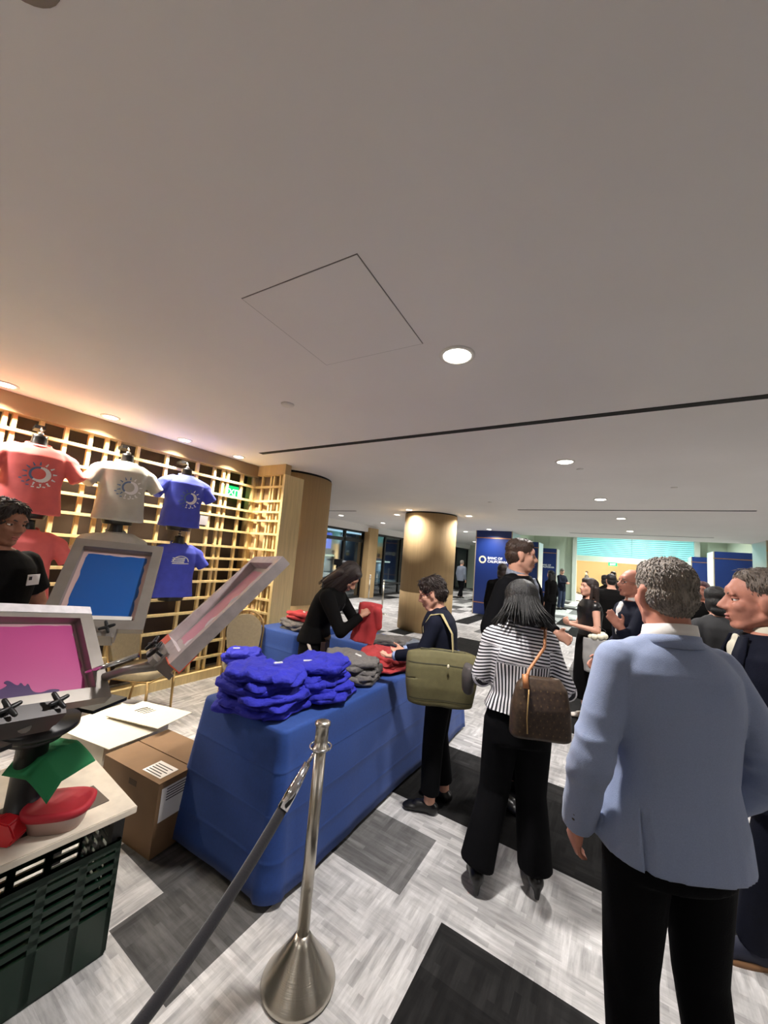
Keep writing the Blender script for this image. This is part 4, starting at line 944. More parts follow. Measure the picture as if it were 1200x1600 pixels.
# ------------------------------------------------------------------ tables with royal blue cloths
def draped(name, x0, x1, y0, y1, zt, z0, label, seed=0, rad=.045, flare=.07, rz=0, origin=None, group=None):
    cx, cy = (x0 + x1) / 2, (y0 + y1) / 2; hx, hy = (x1 - x0) / 2, (y1 - y0) / 2
    base = []; per = []
    def corner(sx, sy, a0, a1):
        for k in range(7):
            a = a0 + (a1 - a0) * k / 6; base.append((sx * (hx - rad) + rad * math.cos(a), sy * (hy - rad) + rad * math.sin(a), math.cos(a), math.sin(a)))
    def edge(p, q, n):
        for k in range(1, n): t = k / n; base.append((p[0] + (q[0] - p[0]) * t, p[1] + (q[1] - p[1]) * t, p[2], p[3]))
    ny = max(4, int(2 * hy / .06)); nx = max(4, int(2 * hx / .06))
    corner(1, 1, 0, PI / 2); edge((hx - rad, hy, 0, 1), (-hx + rad, hy, 0, 1), nx); corner(-1, 1, PI / 2, PI); edge((-hx, hy - rad, -1, 0), (-hx, -hy + rad, -1, 0), ny)
    corner(-1, -1, PI, 1.5 * PI); edge((-hx + rad, -hy, 0, -1), (hx - rad, -hy, 0, -1), nx); corner(1, -1, 1.5 * PI, 2 * PI); edge((hx, -hy + rad, 1, 0), (hx, hy - rad, 1, 0), ny)
    bm = bmesh.new(); rs = []
    g = np.random.default_rng(seed); n = len(base)
    ph = fbm(np.array([(b[0], b[1], 0) for b in base]), 9, seed + 2, 2)
    for sc_, z, off in [(.0, zt, 0), (.5, zt, 0), (.93, zt, 0), (1, zt, -.012), (1, zt - .004, -.004), (1, zt - .014, 0)]:
        rs.append([Vector((b[0] * sc_ + (b[2]) * off if sc_ > 0 else b[0] * .02, b[1] * sc_ + b[3] * off if sc_ > 0 else b[1] * .02, z)) for b in base])
    lev = sorted([zt - .014 - (zt - .014 - z0) * k / 12 for k in range(1, 13)] + [.575, .570, .565, .385, .380, .375, .195, .190, .185], reverse=True)
    vcol = set(); acc = 0
    for i in range(1, len(base)):
        acc += math.dist(base[i][:2], base[i - 1][:2])
        if acc > .38 and (abs(base[i][2]) > .99 or abs(base[i][3]) > .99): vcol.add(i); acc = 0
    for z in lev:
        t = (zt - .014 - z) / (zt - .014 - z0); crease = .0018 if z in (.570, .380, .190) else 0
        ring = []
        for i, b in enumerate(base):
            cor = 1.0 if abs(b[2]) > .05 and abs(b[3]) > .05 else 0
            f = flare * t * (1 + cor * .25) + ph[i] * .016 * t + crease + (.0022 if i in vcol else 0)
            ring.append(Vector((b[0] + b[2] * f, b[1] + b[3] * f, z)))
        rs.append(ring)
    V = [[bm.verts.new(p) for p in r] for r in rs]
    for a, b in zip(V, V[1:]):
        for i in range(n): bm.faces.new((a[i], a[(i + 1) % n], b[(i + 1) % n], b[i]))
    bm.faces.new(list(reversed(V[0])))
    o = from_bm(name, bm, M_cloth, None, True); o.location = (cx, cy, 0); o.rotation_euler.z = rz
    sm_ = o.modifiers.new('s', 'SOLIDIFY'); sm_.thickness = .003; sm_.offset = 1
    tag(o, label, 'tablecloth', group)
    t = empty('folding_table', (cx, cy, 0), rz); tag(t, 'folding table under the ' + label, 'table')
    simple('tabletop', [(-hx + .035, hx - .035, -hy + .035, hy - .035, zt - .04, zt - .006)], M_cardw, t)
    for sx in (-1, 1):
        for sy in (-1, 1):
            bm = bmesh.new(); tube(bm, [(sx * (hx - .08), sy * (hy - .15), 0), (sx * (hx - .08), sy * (hy - .15), zt - .04)], .014, 8); from_bm('leg', bm, M_black, t, True)
    return o
draped('tablecloth', -2.12, -1.42, 1.47, 3.18, .76, .03, 'royal blue cloth on the long table with the shirt piles', 1)
draped('tablecloth', -2.72, -1.38, 3.30, 3.94, .76, .03, 'royal blue cloth on the crosswise table behind the olive bag', 4)
draped('tablecloth', -3.55, -2.92, 3.05, 3.75, .76, .03, 'royal blue cloth on the small table by the thick oak column', 7)

# ------------------------------------------------------------------ rumpled folded shirts
def make_rumple(name, m, L, Wd, T, seed, rough=1.0):
    bm = bmesh.new(); nx, ny = 46, 40; rs = []
    # closed pillow: rings from bottom centre to the rim to the top centre
    n = 132
    prof = [(.02, -1), (.4, -1), (.8, -.97), (.95, -.7), (1.0, -.25), (1.0, .25), (.985, .6), (.96, .85), (.92, .95)] + [(.88 - .05 * q, 1) for q in range(18)]
    for s_, zz in prof:
        ring = []
        for k in range(n):
            a = 2 * PI * k / n; ca, sa = math.cos(a), math.sin(a); e = .42
            ring.append(Vector((L / 2 * s_ * math.copysign(abs(ca) ** e, ca), Wd / 2 * s_ * math.copysign(abs(sa) ** e, sa), T / 2 * zz)))
        rs.append(ring)
    rings(bm, rs)
    bmesh.ops.recalc_face_normals(bm, faces=bm.faces)
    me = bpy.data.meshes.new(name); bm.to_mesh(me); bm.free(); me.polygons.foreach_set('use_smooth', [True] * len(me.polygons)); me.materials.append(m)
    p = arr(me); nrm = normals(me)
    r = np.maximum(np.abs(p[:, 0]) / (L / 2), np.abs(p[:, 1]) / (Wd / 2))
    w1 = fbm(p, 14, seed, 2); w2 = 0.5 - np.abs(fbm(p, 24, seed + 5, 3, (1, .55, 1))) * 1.9
    p2 = p.copy()
    p2[:, 0] += (.034 * fbm(p, 13, seed + 1) + .012 * fbm(p, 42, seed + 8)) * rough * np.clip(r, 0, 1); p2[:, 1] += (.034 * fbm(p, 13, seed + 2) + .012 * fbm(p, 42, seed + 9)) * rough * np.clip(r, 0, 1)
    p2[:, 2] += (.010 * w1 + .015 * w2 + .004 * (0.5 - np.abs(fbm(p, 70, seed + 12, 1)))) * rough * np.where(p[:, 2] > 0, 1, .5) - .030 * rough * np.clip(r - .7, 0, 1) ** 1.3
    # layered edge folds on the rim
    rim = np.clip((r - .9) / .1, 0, 1); p2[:, :2] *= (1 + .02 * np.sin(p[:, 2] * 500 + p[:, 0] * 30 + p[:, 1] * 25) * rim)[:, None]
    put(me, p2); return me
def pile(cx, cy, z0, n, m, col, L, Wd, T, step, seed, lab, group, rz=0, jit=.03, tags=()):
    g = random.Random(seed); mes = [make_rumple('folded_t_shirt', m, L, Wd, T, seed * 10 + k) for k in range(min(n, 4))]
    names = ['bottom', 'second', 'third', 'fourth', 'fifth', 'sixth', 'seventh', 'eighth', 'ninth']
    for k in range(n):
        o = bpy.data.objects.new('folded_t_shirt', mes[k % len(mes)]); COL.objects.link(o)
        o.location = (cx + g.uniform(-jit, jit), cy + g.uniform(-jit, jit), z0 + T * .55 + k * step); o.rotation_euler = (g.uniform(-.07, .07), g.uniform(-.07, .07), rz + g.uniform(-.45, .45) + (PI if k % 2 else 0)); o.scale = (1 - .02 * k, 1 - .02 * k, 1)
        pos = 'topmost' if k == n - 1 else names[k]
        tag(o, 'rumpled %s t-shirt, %s in %s' % (col, pos + ('' if pos in ('topmost', 'bottom') else ' from the bottom'), lab), 't-shirt', group)
        if k in tags:
            bm = bmesh.new(); a = g.uniform(-.9, .9)
            M = Matrix.Rotation(a, 4, 'Z'); box(bm, L * .10, L * .10 + .065, -.008, .008, T * .5 + .012, T * .5 + .018, 0, M)
            from_bm('size_sticker', bm, M_paper, o)
ZT = .765
pile(-1.76, 1.62, ZT, 9, M_tshirt['blue'], 'bright blue', .48, .42, .036, .024, 1, 'the near blue pile', 'bright blue shirts on the long table', .3, .03, (8, 3))
pile(-1.70, 1.96, ZT, 9, M_tshirt['blue'], 'bright blue', .46, .42, .036, .022, 2, 'the blue pile by the grey pile', 'bright blue shirts on the long table', .1, .03, (7, 2))
pile(-1.70, 2.38, ZT, 7, M_tshirt['grey'], 'dark grey', .44, .36, .036, .021, 3, 'the grey pile on the long table', 'dark grey shirts on the long table', .2, .025, (6, 5, 2))
pile(-1.66, 2.82, ZT, 5, M_tshirt['red'], 'coral red', .42, .36, .038, .022, 4, 'the coral pile on the long table', 'coral shirts on the long table', .1, .025)
pile(-2.05, 3.55, ZT, 3, M_tshirt['grey'], 'dark grey', .44, .34, .036, .020, 5, 'the grey pile on the crosswise table', 'dark grey shirts on the crosswise table', .1, .03)
pile(-1.62, 3.52, ZT, 3, mat('slate_cotton', (108, 116, 128), .9, bump=.1, bscale=200), 'slate', .40, .32, .036, .020, 6, 'the slate pile on the crosswise table', 'slate shirts on the crosswise table', .1, .03)
pile(-3.16, 3.34, ZT, 3, M_tshirt['grey'], 'dark grey', .40, .32, .042, .026, 7, 'the pile beside the oak column', 'shirts on the small table', .1, .02)
pile(-3.14, 3.34, ZT + .09, 3, M_tshirt['red'], 'coral red', .34, .26, .042, .026, 8, 'the coral pile beside the oak column', 'shirts on the small table', .3, .02, (2,))
# red shirt held by the worker
def held_shirt():
    bm = bmesh.new(); n = 26; rs = []
    for t in np.linspace(0, 1, 16):
        z = .02 - .34 * t; w_ = .085 + .03 * t; d_ = .035 + .012 * math.sin(t * 5)
        rs.append([Vector((w_ * math.cos(a) * (1 + .16 * math.sin(3 * a + t * 4)), (d_ + .012 * math.sin(5 * a)) * math.sin(a) + .02 * math.sin(t * 3), z)) for a in [2 * PI * k / n for k in range(n)]])
    rings(bm, rs); cap(bm, (-.04, 0, .0), (.10, .02, .015), .04, .03); cap(bm, (.09, 0, -.02), (.12, .02, -.16), .04, .03)
    o = blob('t_shirt', bm, .008, M_tshirt['red'], None, 3); wrinkle(o, .010, 24, 5, 2)
    o.location = (-1.86, 2.80, 1.24); o.rotation_euler = (0.05, .1, R(20)); tag(o, 'coral red t-shirt hanging from the hands of the worker', 't-shirt')
held_shirt()

# flower
def flower():
    t = empty('bouquet', (-1.62, 3.80, .765)); tag(t, 'small white flower with green leaves on the crosswise table', 'flower')
    bm = bmesh.new(); lathe(bm, [(.03, 0), (.04, .05), (.03, .10)], 24); from_bm('vase', bm, glass_mat('vase_glass', (200, 210, 205), .2), t, True)
    g = random.Random(2); bm = bmesh.new()
    for k in range(22):
        a = g.uniform(0, 6.28); e = Vector((math.cos(a) * g.uniform(.05, .12), math.sin(a) * g.uniform(.05, .12), g.uniform(.12, .26))); ell(bm, e, (.016, .03, .012), Matrix.Rotation(g.uniform(0, 3), 3, 'X'), 8); tube(bm, [(0, 0, .05), e], .003, 5)
    from_bm('leaves', bm, mat('leaf_green', (86, 112, 62), .7), t, True)
    bm = bmesh.new()
    for k in range(3):
        c = Vector((-.05 + .05 * k, .02 * k, .28)); 
        for q in range(6): ell(bm, c + Vector((.022 * math.cos(q), .022 * math.sin(q), .006)), (.018, .018, .010), None, 8)
    from_bm('petals', bm, M_print, t, True)
flower()

# ------------------------------------------------------------------ banquet chairs
def chair(loc, rz, label):
    t = empty('banquet_chair', loc, rz); tag(t, label, 'chair', 'beige banquet chairs')
    bm = bmesh.new(); rs = []
    for z, s_ in ((.42, .94), (.44, 1), (.475, 1), (.495, .93)): rs.append([Vector((.205 * s_ * math.copysign(abs(math.cos(a)) ** .45, math.cos(a)), .205 * s_ * math.copysign(abs(math.sin(a)) ** .45, math.sin(a)), z)) for a in [2 * PI * k / 40 for k in range(40)]])
    rings(bm, rs); from_bm('seat', bm, M_uph, t, True)
    # back: oval-topped pad, front faces +y
    bm = bmesh.new(); out = []
    for k in range(33): a = PI * k / 32; out.append((.185 * math.cos(a) * 1.0, .72 + .19 * math.sin(a) ** .8))
    out += [(-.165, .56), (.165, .56)]
    def yy(z): return -.195 - (z - .5) * .22
    rings(bm, [[Vector((x, yy(z) - .018, z)) for x, z in out], [Vector((x, yy(z) + .02, z)) for x, z in out]]); from_bm('backrest', bm, M_uph, t)
    bm = bmesh.new(); pts = [(-.19, yy(.42), .42), (-.195, yy(.6), .6), (-.205, yy(.74), .74)] + [(-.205 * math.cos(a), yy(.74 + .21 * math.sin(a)), .74 + .21 * math.sin(a) ** .8) for a in [PI * k / 14 for k in range(1, 14)]] + [(.205, yy(.74), .74), (.195, yy(.6), .6), (.19, yy(.42), .42)]
    tube(bm, pts, .012, 8); from_bm('back_frame', bm, M_gold, t, True)
    for sx in (-1, 1):
        for fy in (1, -1):
            bm = bmesh.new(); tube(bm, [(sx * .185, fy * .18, .43), (sx * .19, fy * (.19 if fy > 0 else .26), 0)], [.013, .010], 8); from_bm('leg', bm, M_gold, t, True)
    bm = bmesh.new(); tube(bm, [(-.19, .19, .42), (.19, .19, .42), (.19, -.19, .42), (-.19, -.19, .42), (-.19, .19, .42)], .010, 8); from_bm('seat_frame', bm, M_gold, t, True)
chair((-3.32, 2.72, 0), R(-122), 'beige banquet chair with gold frame carrying a small blue shirt pile')
chair((-3.72, 1.93, 0), R(-62), 'beige banquet chair with gold frame behind the third screen')
pile(-3.18, 2.60, .50, 4, M_tshirt['blue'], 'dark blue', .36, .28, .045, .030, 9, 'the small pile on the banquet chair', 'blue shirts on the chair', .3, .015, (3,))

# ------------------------------------------------------------------ printing press
HUB = Vector((-1.98, .64, 0))
def press():
    t = empty('screen_printing_press', HUB + Vector((0, 0, .545))); tag(t, 'rotary screen printing press with metal arms on the white topped stand', 'printing press')
    z0 = .545
    def L(w): return Vector(w) - (HUB + Vector((0, 0, z0)))
    bm = bmesh.new(); lathe(bm, [(.11, 0), (.11, .02), (.055, .035), (.05, .30), (.09, .31), (.09, .335)], 36); from_bm('pedestal', bm, M_black, t, True)
    bm = bmesh.new(); lathe(bm, [(.12, .335), (.14, .35), (.14, .375), (.05, .385), (.05, .43), (.09, .435), (.09, .46), (.03, .47)], 36); from_bm('carousel_hub', bm, M_black, t, True)
    SC = {'pink': ((-1.979, .748, 1.341), (.125, -.983, .135), (.735, 0, -.678), (.667, .184, .722), .53, .42),
          'blue': ((-2.314, 1.207, 1.627), (-.522, -.852, .035), (.518, -.349, -.781), (.678, -.389, .624), .42, .53),
          'third': ((-1.157, 1.103, 1.646), (-.916, .398, -.055), (-.234, -.639, -.733), (-.327, -.659, .678), .42, .53)}
    for key, (O, u, v, n, U, Vv) in SC.items():
        O, u, v, n = (Vector(q) for q in (O, u, v, n)); low = O + v * Vv + u * U / 2
        # print arm from hub to the clamp
        bm = bmesh.new(); h0 = HUB + Vector((0, 0, z0 + .46)) + (low - HUB - Vector((0, 0, z0 + .46))) * .18
        tube(bm, [L(h0), L(h0.lerp(low, .6)), L(low + v * .05)], .017, 10); tube(bm, [L(h0 + u * .035), L(low + u * .05 + v * .04)], .010, 8); arm_ = from_bm('print_arm', bm, M_alu, t, True)
        bm = bmesh.new(); Mx = Matrix((u, v, n)).transposed().to_4x4(); Mx.translation = L(low)
        box(bm, -.10, .10, -.012, .045, -.03, .03, 0, Mx); box(bm, -.09, .09, .03, .05, -.05, .05, 0, Mx); from_bm('screen_clamp', bm, mat('dark_alu', (70, 68, 68), .4, metal=.7) if key == 'pink' else M_alu, t)
        for dx in (-.065, .065):
            bm = bmesh.new(); cap(bm, Mx @ Vector((dx, .01, .03)), Mx @ Vector((dx, .01, .062)), .006, .006, 8); 
            for q in range(4): cap(bm, Mx @ Vector((dx, .01, .062)), Mx @ Vector((dx + .028 * math.cos(q * PI / 2 + .4), .01 + .028 * math.sin(q * PI / 2 + .4), .066)), .009, .007, 8)
            from_bm('clamp_knob', bm, M_black, t, True)
        bm = bmesh.new(); tube(bm, [L(h0 + n * .05), L(h0.lerp(low, .8) + n * .045)], .009, 10); from_bm('lift_spring', bm, M_chrome, t, True)
    # platens below, two shirt boards sticking out
    for a, m_, nm in ((200, M_black, 'platen'), (290, M_black, 'platen'), (110, M_black, 'platen')):
        bm = bmesh.new(); Mz = Matrix.Rotation(R(a), 4, 'Z'); box(bm, .05, .16, -.03, .03, .34, .36, 0, Mz); box(bm, .15, .32, -.10, .10, .36, .375, 0, Mz); from_bm(nm, bm, m_, t)
    return SC
SC = press()
def screen(key, label, mesh_rgb, m_ink=None, blob_=None, edge=M_alu, bar=.048):
    O, u, v, n, U, Vv = SC[key]; O, u, v, n = (Vector(q) for q in (O, u, v, n))
    t = empty('print_screen', O); tag(t, label, 'print screen'); Mx = Matrix((u, v, n)).transposed().to_4x4()
    d = .022
    bm = bmesh.new()
    for b6 in ((0, U, 0, bar, -d, d), (0, U, Vv - bar, Vv, -d, d), (0, bar, bar, Vv - bar, -d, d), (U - bar, U, bar, Vv - bar, -d, d)): box(bm, *b6, 0, Mx)
    from_bm('screen_frame', bm, edge, t)
    zm = -d + .004
    bm = bmesh.new(); box(bm, bar, U - bar, bar, Vv - bar, zm - .002, zm, 0, Mx); from_bm('mesh_margin', bm, mat('mesh_%s_margin' % key, mesh_rgb[0], .5), t)
    bm = bmesh.new(); g = random.Random(4); i0 = bar + (.022 if key != 'pink' else .012); x1, y1 = U - i0, Vv - i0
    pts = []
    for k in range(14): pts.append((i0 + (x1 - i0) * k / 14, i0 + g.uniform(-.004, .004)))
    for k in range(14): pts.append((x1 + g.uniform(-.004, .004), i0 + (y1 - i0) * k / 14))
    for k in range(14): pts.append((x1 - (x1 - i0) * k / 14, y1 + g.uniform(-.004, .004)))
    for k in range(14): pts.append((i0 + g.uniform(-.006, .006), y1 - (y1 - i0) * k / 14))
    rings(bm, [[Mx @ Vector((a, b, zm)) for a, b in pts], [Mx @ Vector((a, b, zm + .0012)) for a, b in pts]]); from_bm('ink_area', bm, mat('ink_%s' % key, mesh_rgb[1], .35), t)
    return t, Mx, zm
t, Mx, zm = screen('pink', 'printing screen with magenta ink and a dark ink smear, held low at the press', ((180, 140, 148), (176, 66, 128)))
bm = bmesh.new(); sm = [(.135, .345), (.17, .335), (.20, .347), (.225, .338), (.232, .300), (.243, .318), (.252, .295), (.262, .312), (.285, .283), (.30, .292), (.285, .302), (.31, .318), (.35, .332), (.41, .334), (.455, .34), (.46, .362), (.38, .368), (.30, .366), (.22, .366), (.17, .358)]
for _ in range(2): sm = [q for a, b in zip(sm, sm[1:] + sm[:1]) for q in ((a[0] * .75 + b[0] * .25, a[1] * .75 + b[1] * .25), (a[0] * .25 + b[0] * .75, a[1] * .25 + b[1] * .75))]
rings(bm, [[Mx @ Vector((a, b, zm + .0014)) for a, b in sm], [Mx @ Vector((a, b, zm + .003)) for a, b in sm]]); from_bm('ink_smear', bm, mat('ink_smear', (56, 22, 84), .3), t)
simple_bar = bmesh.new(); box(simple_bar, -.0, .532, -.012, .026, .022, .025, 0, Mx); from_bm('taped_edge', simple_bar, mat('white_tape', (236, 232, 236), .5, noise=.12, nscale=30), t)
t, Mx, zm = screen('blue', 'printing screen filled with bright blue ink, raised in front of the lattice', ((206, 176, 172), (22, 84, 160)))
bm = bmesh.new(); box(bm, .06, .26, .455, .475, zm + .002, zm + .03, 0, Mx); from_bm('squeegee_handle', bm, M_white, t); bm = bmesh.new(); box(bm, .055, .265, .475, .495, zm + .002, zm + .02, 0, Mx); from_bm('squeegee_blade', bm, mat('navy_ink', (20, 34, 92), .4), t)
t, Mx, zm = screen('third', 'dirty printing screen with pink stained mesh, tilted up beside the blue screen', ((196, 186, 184), (220, 150, 170)), edge=mat('dusty_frame', (186, 176, 176), .5, metal=.3, noise=.15, nscale=20), bar=.040)

bm = bmesh.new(); box(bm, .0, .42, .46, .535, -.026, -.0225, 0, Mx); box(bm, .0, .42, .5305, .534, -.026, .024, 0, Mx); box(bm, .30, .42, .49, .535, .0225, .024, 0, Mx); from_bm('orange_tape', bm, mat('orange_tape', (232, 96, 66), .5), t)
bm = bmesh.new(); g_ = random.Random(5)
lft, rgt = [], []
for k in range(17):
    b_ = .20 + .27 * k / 16; c_ = .17 + .03 * math.sin(k * .9); w_ = .010 + .028 * g_.random() + .02 * (k / 16); lft.append((c_ - w_, b_)); rgt.append((c_ + w_ * .8, b_))
ol = lft + rgt[::-1]
rings(bm, [[Mx @ Vector((a_, b_, zm + .0014)) for a_, b_ in ol], [Mx @ Vector((a_, b_, zm + .003)) for a_, b_ in ol]])
from_bm('white_ink_smudge', bm, mat('white_ink', (222, 214, 220), .5), t)
# stand, containers and crates under the press
def stand():
    t = empty('press_stand', (-2.20, .50, 0), R(-4)); tag(t, 'stand with a chipped white board top carrying the printing press', 'stand')
    simple('board_top', [(-.28, .43, -.62, .49, .518, .545)], mat('chipped_white_board', (214, 204, 188), .7, noise=.1, nscale=15), t, bev=.003)
    for sx in (-.26, .38):
        for sy in (-.58, .44): simple('leg', [(sx - .02, sx + .02, sy - .02, sy + .02, 0, .518)], M_black, t)
stand()
simple_t = simple('tape_patch', [(-2.02, -1.86, .80, .90, .545, .548)], M_dk if False else mat('worn_grey_patch', (96, 84, 74), .8)); tag(simple_t, 'worn grey tape patch on the white board near its corner', 'tape')
def crate(x0, x1, y0, y1, z0, h, m, label, slots=5, rz=0):
    cx, cy = (x0 + x1) / 2, (y0 + y1) / 2; t = empty('slotted_crate', (cx, cy, z0), rz); tag(t, label, 'crate'); hx, hy = (x1 - x0) / 2, (y1 - y0) / 2; th = .012
    simple('crate_bottom', [(-hx, hx, -hy, hy, 0, .012)], m, t)
    zs_ = h * .38; zz = [zs_ + (h - zs_) * k / (slots * 2 + 1) for k in range(slots * 2 + 2)]; zz[0] = .012
    for nm, ax, s_ in (('side_wall', 0, -1), ('side_wall', 0, 1), ('end_wall', 1, -1), ('end_wall', 1, 1)):
        bm = bmesh.new(); ln = hy if ax == 0 else hx
        def bb(a0, a1, z_0, z_1):
            if ax == 0: box(bm, s_ * hx - th / 2, s_ * hx + th / 2, a0, a1, z_0, z_1)
            else: box(bm, a0, a1, s_ * hy - th / 2, s_ * hy + th / 2, z_0, z_1)
        for k in range(0, slots * 2 + 1, 2): bb(-ln, ln, zz[k], zz[k + 1])
        nb = 4
        for k in range(nb + 1):
            a = -ln + 2 * ln * k / nb; bb(max(-ln, a - .014), min(ln, a + .014), .012, h)
        bb(-ln, ln, h - .03, h); from_bm(nm, bm, m, t)
crate(-2.15, -1.77, .44, .93, .0, .43, mat('dark_green_plastic', (8, 36, 24), .3), 'dark green slotted crate on the floor under the press stand', 6, R(-4))
crate(-2.15, -1.75, -.1, .40, .0, .42, mat('black_plastic', (20, 22, 24), .4), 'black slotted crate on the floor under the press stand, nearer the camera', 5, R(-4))
def container():
    t = empty('food_container', (-1.86, .72, .548), R(50)); tag(t, 'oval plastic tub with a red lid on the white board', 'container')
    def ov(rx, ry, z): return [Vector((rx * math.copysign(abs(math.cos(a)) ** .7, math.cos(a)), ry * math.copysign(abs(math.sin(a)) ** .7, math.sin(a)), z)) for a in [2 * PI * k / 40 for k in range(40)]]
    bm = bmesh.new(); rings(bm, [ov(.085, .065, 0), ov(.10, .078, .05), ov(.106, .084, .06)]); from_bm('tub', bm, mat('milky_plastic', (176, 150, 142), .35), t, True)
    bm = bmesh.new(); rings(bm, [ov(.112, .09, .058), ov(.114, .092, .078), ov(.104, .082, .086), ov(.095, .073, .080), ov(.02, .015, .080)]); from_bm('lid', bm, mat('red_lid', (170, 28, 44), .65), t, True)
container()
def redthing():
    t = empty('tape_dispenser', (-1.93, .545, .548), R(35)); tag(t, 'red plastic tape gun lying at the edge of the white board', 'tape dispenser')
    bm = bmesh.new(); prof = [(-.10, 0), (.09, 0), (.11, .03), (.08, .075), (.03, .085), (-.04, .06), (-.10, .05)]
    rings(bm, [[Vector((x, -.028, z)) for x, z in prof], [Vector((x, .028, z)) for x, z in prof]]); bmesh.ops.bevel(bm, geom=bm.edges[:], offset=.005, segments=2, affect='EDGES'); from_bm('dispenser_body', bm, mat('red_plastic', (196, 34, 44), .35), t)
    bm = bmesh.new(); tube(bm, [(-.06, -.03, .055), (-.06, .03, .055)], .026, 20); from_bm('tape_roll', bm, mat('tape_roll', (60, 20, 20), .5), t, True)
redthing()
def green_cloth():
    bm = bmesh.new(); n = 20; V = []
    for i in range(n + 1):
        row = []
        for j in range(n + 1):
            a = i / n; b = j / n
            x = -.11 + .21 * a; y = -.10 + .20 * b; z = .0 - (max(0, a - .5) ** 1.2) * .16 - max(0, .25 - b) * .22
            row.append(bm.verts.new((x, y, z)))
        V.append(row)
    for i in range(n):
        for j in range(n): bm.faces.new((V[i][j], V[i + 1][j], V[i + 1][j + 1], V[i][j + 1]))
    o = from_bm('green_cloth', bm, mat('green_fabric', (34, 128, 78), .8), None, True); wrinkle(o, .010, 14, 6); m_ = o.modifiers.new('s', 'SOLIDIFY'); m_.thickness = .004
    o.location = (-1.93, .70, .80); o.rotation_euler = (0, 0, R(25)); tag(o, 'green cloth folded over the lower part of the press, above the red lid', 'cloth')
green_cloth()
# ------------------------------------------------------------------ cardboard boxes behind the stand
def carton():
    t = empty('cardboard_box', (-2.36, 1.42, 0), R(6)); tag(t, 'brown cardboard box with white labels beside the blue table', 'box')
    hx, hy, h = .26, .20, .37
    simple('box_body', [(-hx, hx, -hy, hy, 0, h)], M_card, t)
    simple('top_flap', [(-hx, hx, -hy, -.004, h, h + .005)], M_card, t); simple('top_flap', [(-hx, hx, .004, hy, h, h + .005)], M_card, t)
    lb = simple('shipping_label', [(.06, .22, -.17, -.06, h + .005, h + .0065)], M_paper, t)
    for k in range(5): simple('label_line', [(.075, .205 - .02 * (k % 2), -.16 + .018 * k, -.154 + .018 * k, h + .0065, h + .007)], M_ink, lb)
    lb = simple('packing_label', [(hx, hx + .002, -.18, .10, .17, .34)], M_paper, t)
    for k in range(5): simple('label_line', [(hx + .002, hx + .003, -.15, .05, .325 - .014 * k, .330 - .014 * k)], M_ink, lb)
    simple('hand_hole', [(.0, .07, -hy - .001, -hy + .002, .30, .33)], mat('hole_dark', (80, 62, 44), .8), t)
carton()
def white_carton():
    t = empty('cardboard_box', (-3.02, 1.42, 0), R(8)); tag(t, 'white cardboard box with loose lid flaps behind the brown box', 'box')
    hx, hy, h = .27, .22, .36
    simple('box_body', [(-hx, hx, -hy, hy, 0, h)], M_cardw, t)
    bm = bmesh.new(); thick_quad(bm, (-.12, -hy - .05, h + .012), (.35, -hy - .02, h + .012), (.38, .06, h + .02), (-.10, .04, h + .012), .005); from_bm('lid_flap', bm, M_cardw, t)
    bm = bmesh.new(); thick_quad(bm, (-.08, -.02, h + .03), (.42, .02, h + .055), (.40, .30, h + .06), (-.10, .26, h + .04), .005); f2 = from_bm('lid_flap', bm, M_cardw, t)
    for k in range(4): bm = bmesh.new(); tube(bm, [(.02 + .03 * k, .12, h + .046), (.03 + .03 * k, .17 - .01 * k, h + .049), (.05 + .03 * k, .20, h + .051)], .003, 6); from_bm('marker_stroke', bm, M_ink, f2)
white_carton()
def bag_floor():
    bm = bmesh.new(); rs = []
    for z, rx, ry in ((0, .13, .10), (.08, .15, .12), (.16, .13, .10), (.22, .10, .07), (.26, .115, .05)): rs.append([Vector(((rx + .012 * math.sin(5 * a)) * math.cos(a), ry * math.sin(a), z)) for a in [2 * PI * k / 36 for k in range(36)]])
    rings(bm, rs, True, False); o = from_bm('paper_bag', bm, mat('white_plastic_bag', (212, 206, 196), .5), None, True); wrinkle(o, .010, 22, 4, zmin=.0); o.modifiers.new('s', 'SOLIDIFY').thickness = .003
    o.location = (-3.52, 1.78, .01); o.rotation_euler.z = .5; tag(o, 'crumpled white bag standing on the floor under the banquet chair by the boxes', 'bag')
bag_floor()

# ------------------------------------------------------------------ stanchions and rope
def stanchion(loc, label, H=.98, ring=True, far=False):
    t = empty('stanchion', loc); tag(t, label, 'stanchion')
    bm = bmesh.new(); lathe(bm, [(.142, .0), (.145, .012), (.138, .022), (.112, .055), (.075, .105), (.042, .15), (.026, .175)] if not far else [(.15, 0), (.15, .02), (.03, .04)], 64); from_bm('base', bm, M_steel, t, True)
    bm = bmesh.new(); lathe(bm, [(.0245, .165), (.0245, H - .11)], 40); from_bm('pole', bm, M_steel, t, True)
    bm = bmesh.new(); lathe(bm, [(.034, H - .115), (.037, H - .112), (.037, H - .106), (.028, H - .104), (.0275, H - .02), (.033, H - .016), (.033, H - .006), (.02, H)], 40); from_bm('cap', bm, M_steel, t, True)
    if ring:
        bm = bmesh.new(); tube(bm, [(.045 * math.cos(a), .045 * math.sin(a), H - .102) for a in np.linspace(0, 2 * PI, 25)], .004, 8); from_bm('rope_ring', bm, M_chrome, t, True)
    return t
stanchion((-1.055, 1.315, 0), 'brushed steel stanchion with cone base in front of the blue table')
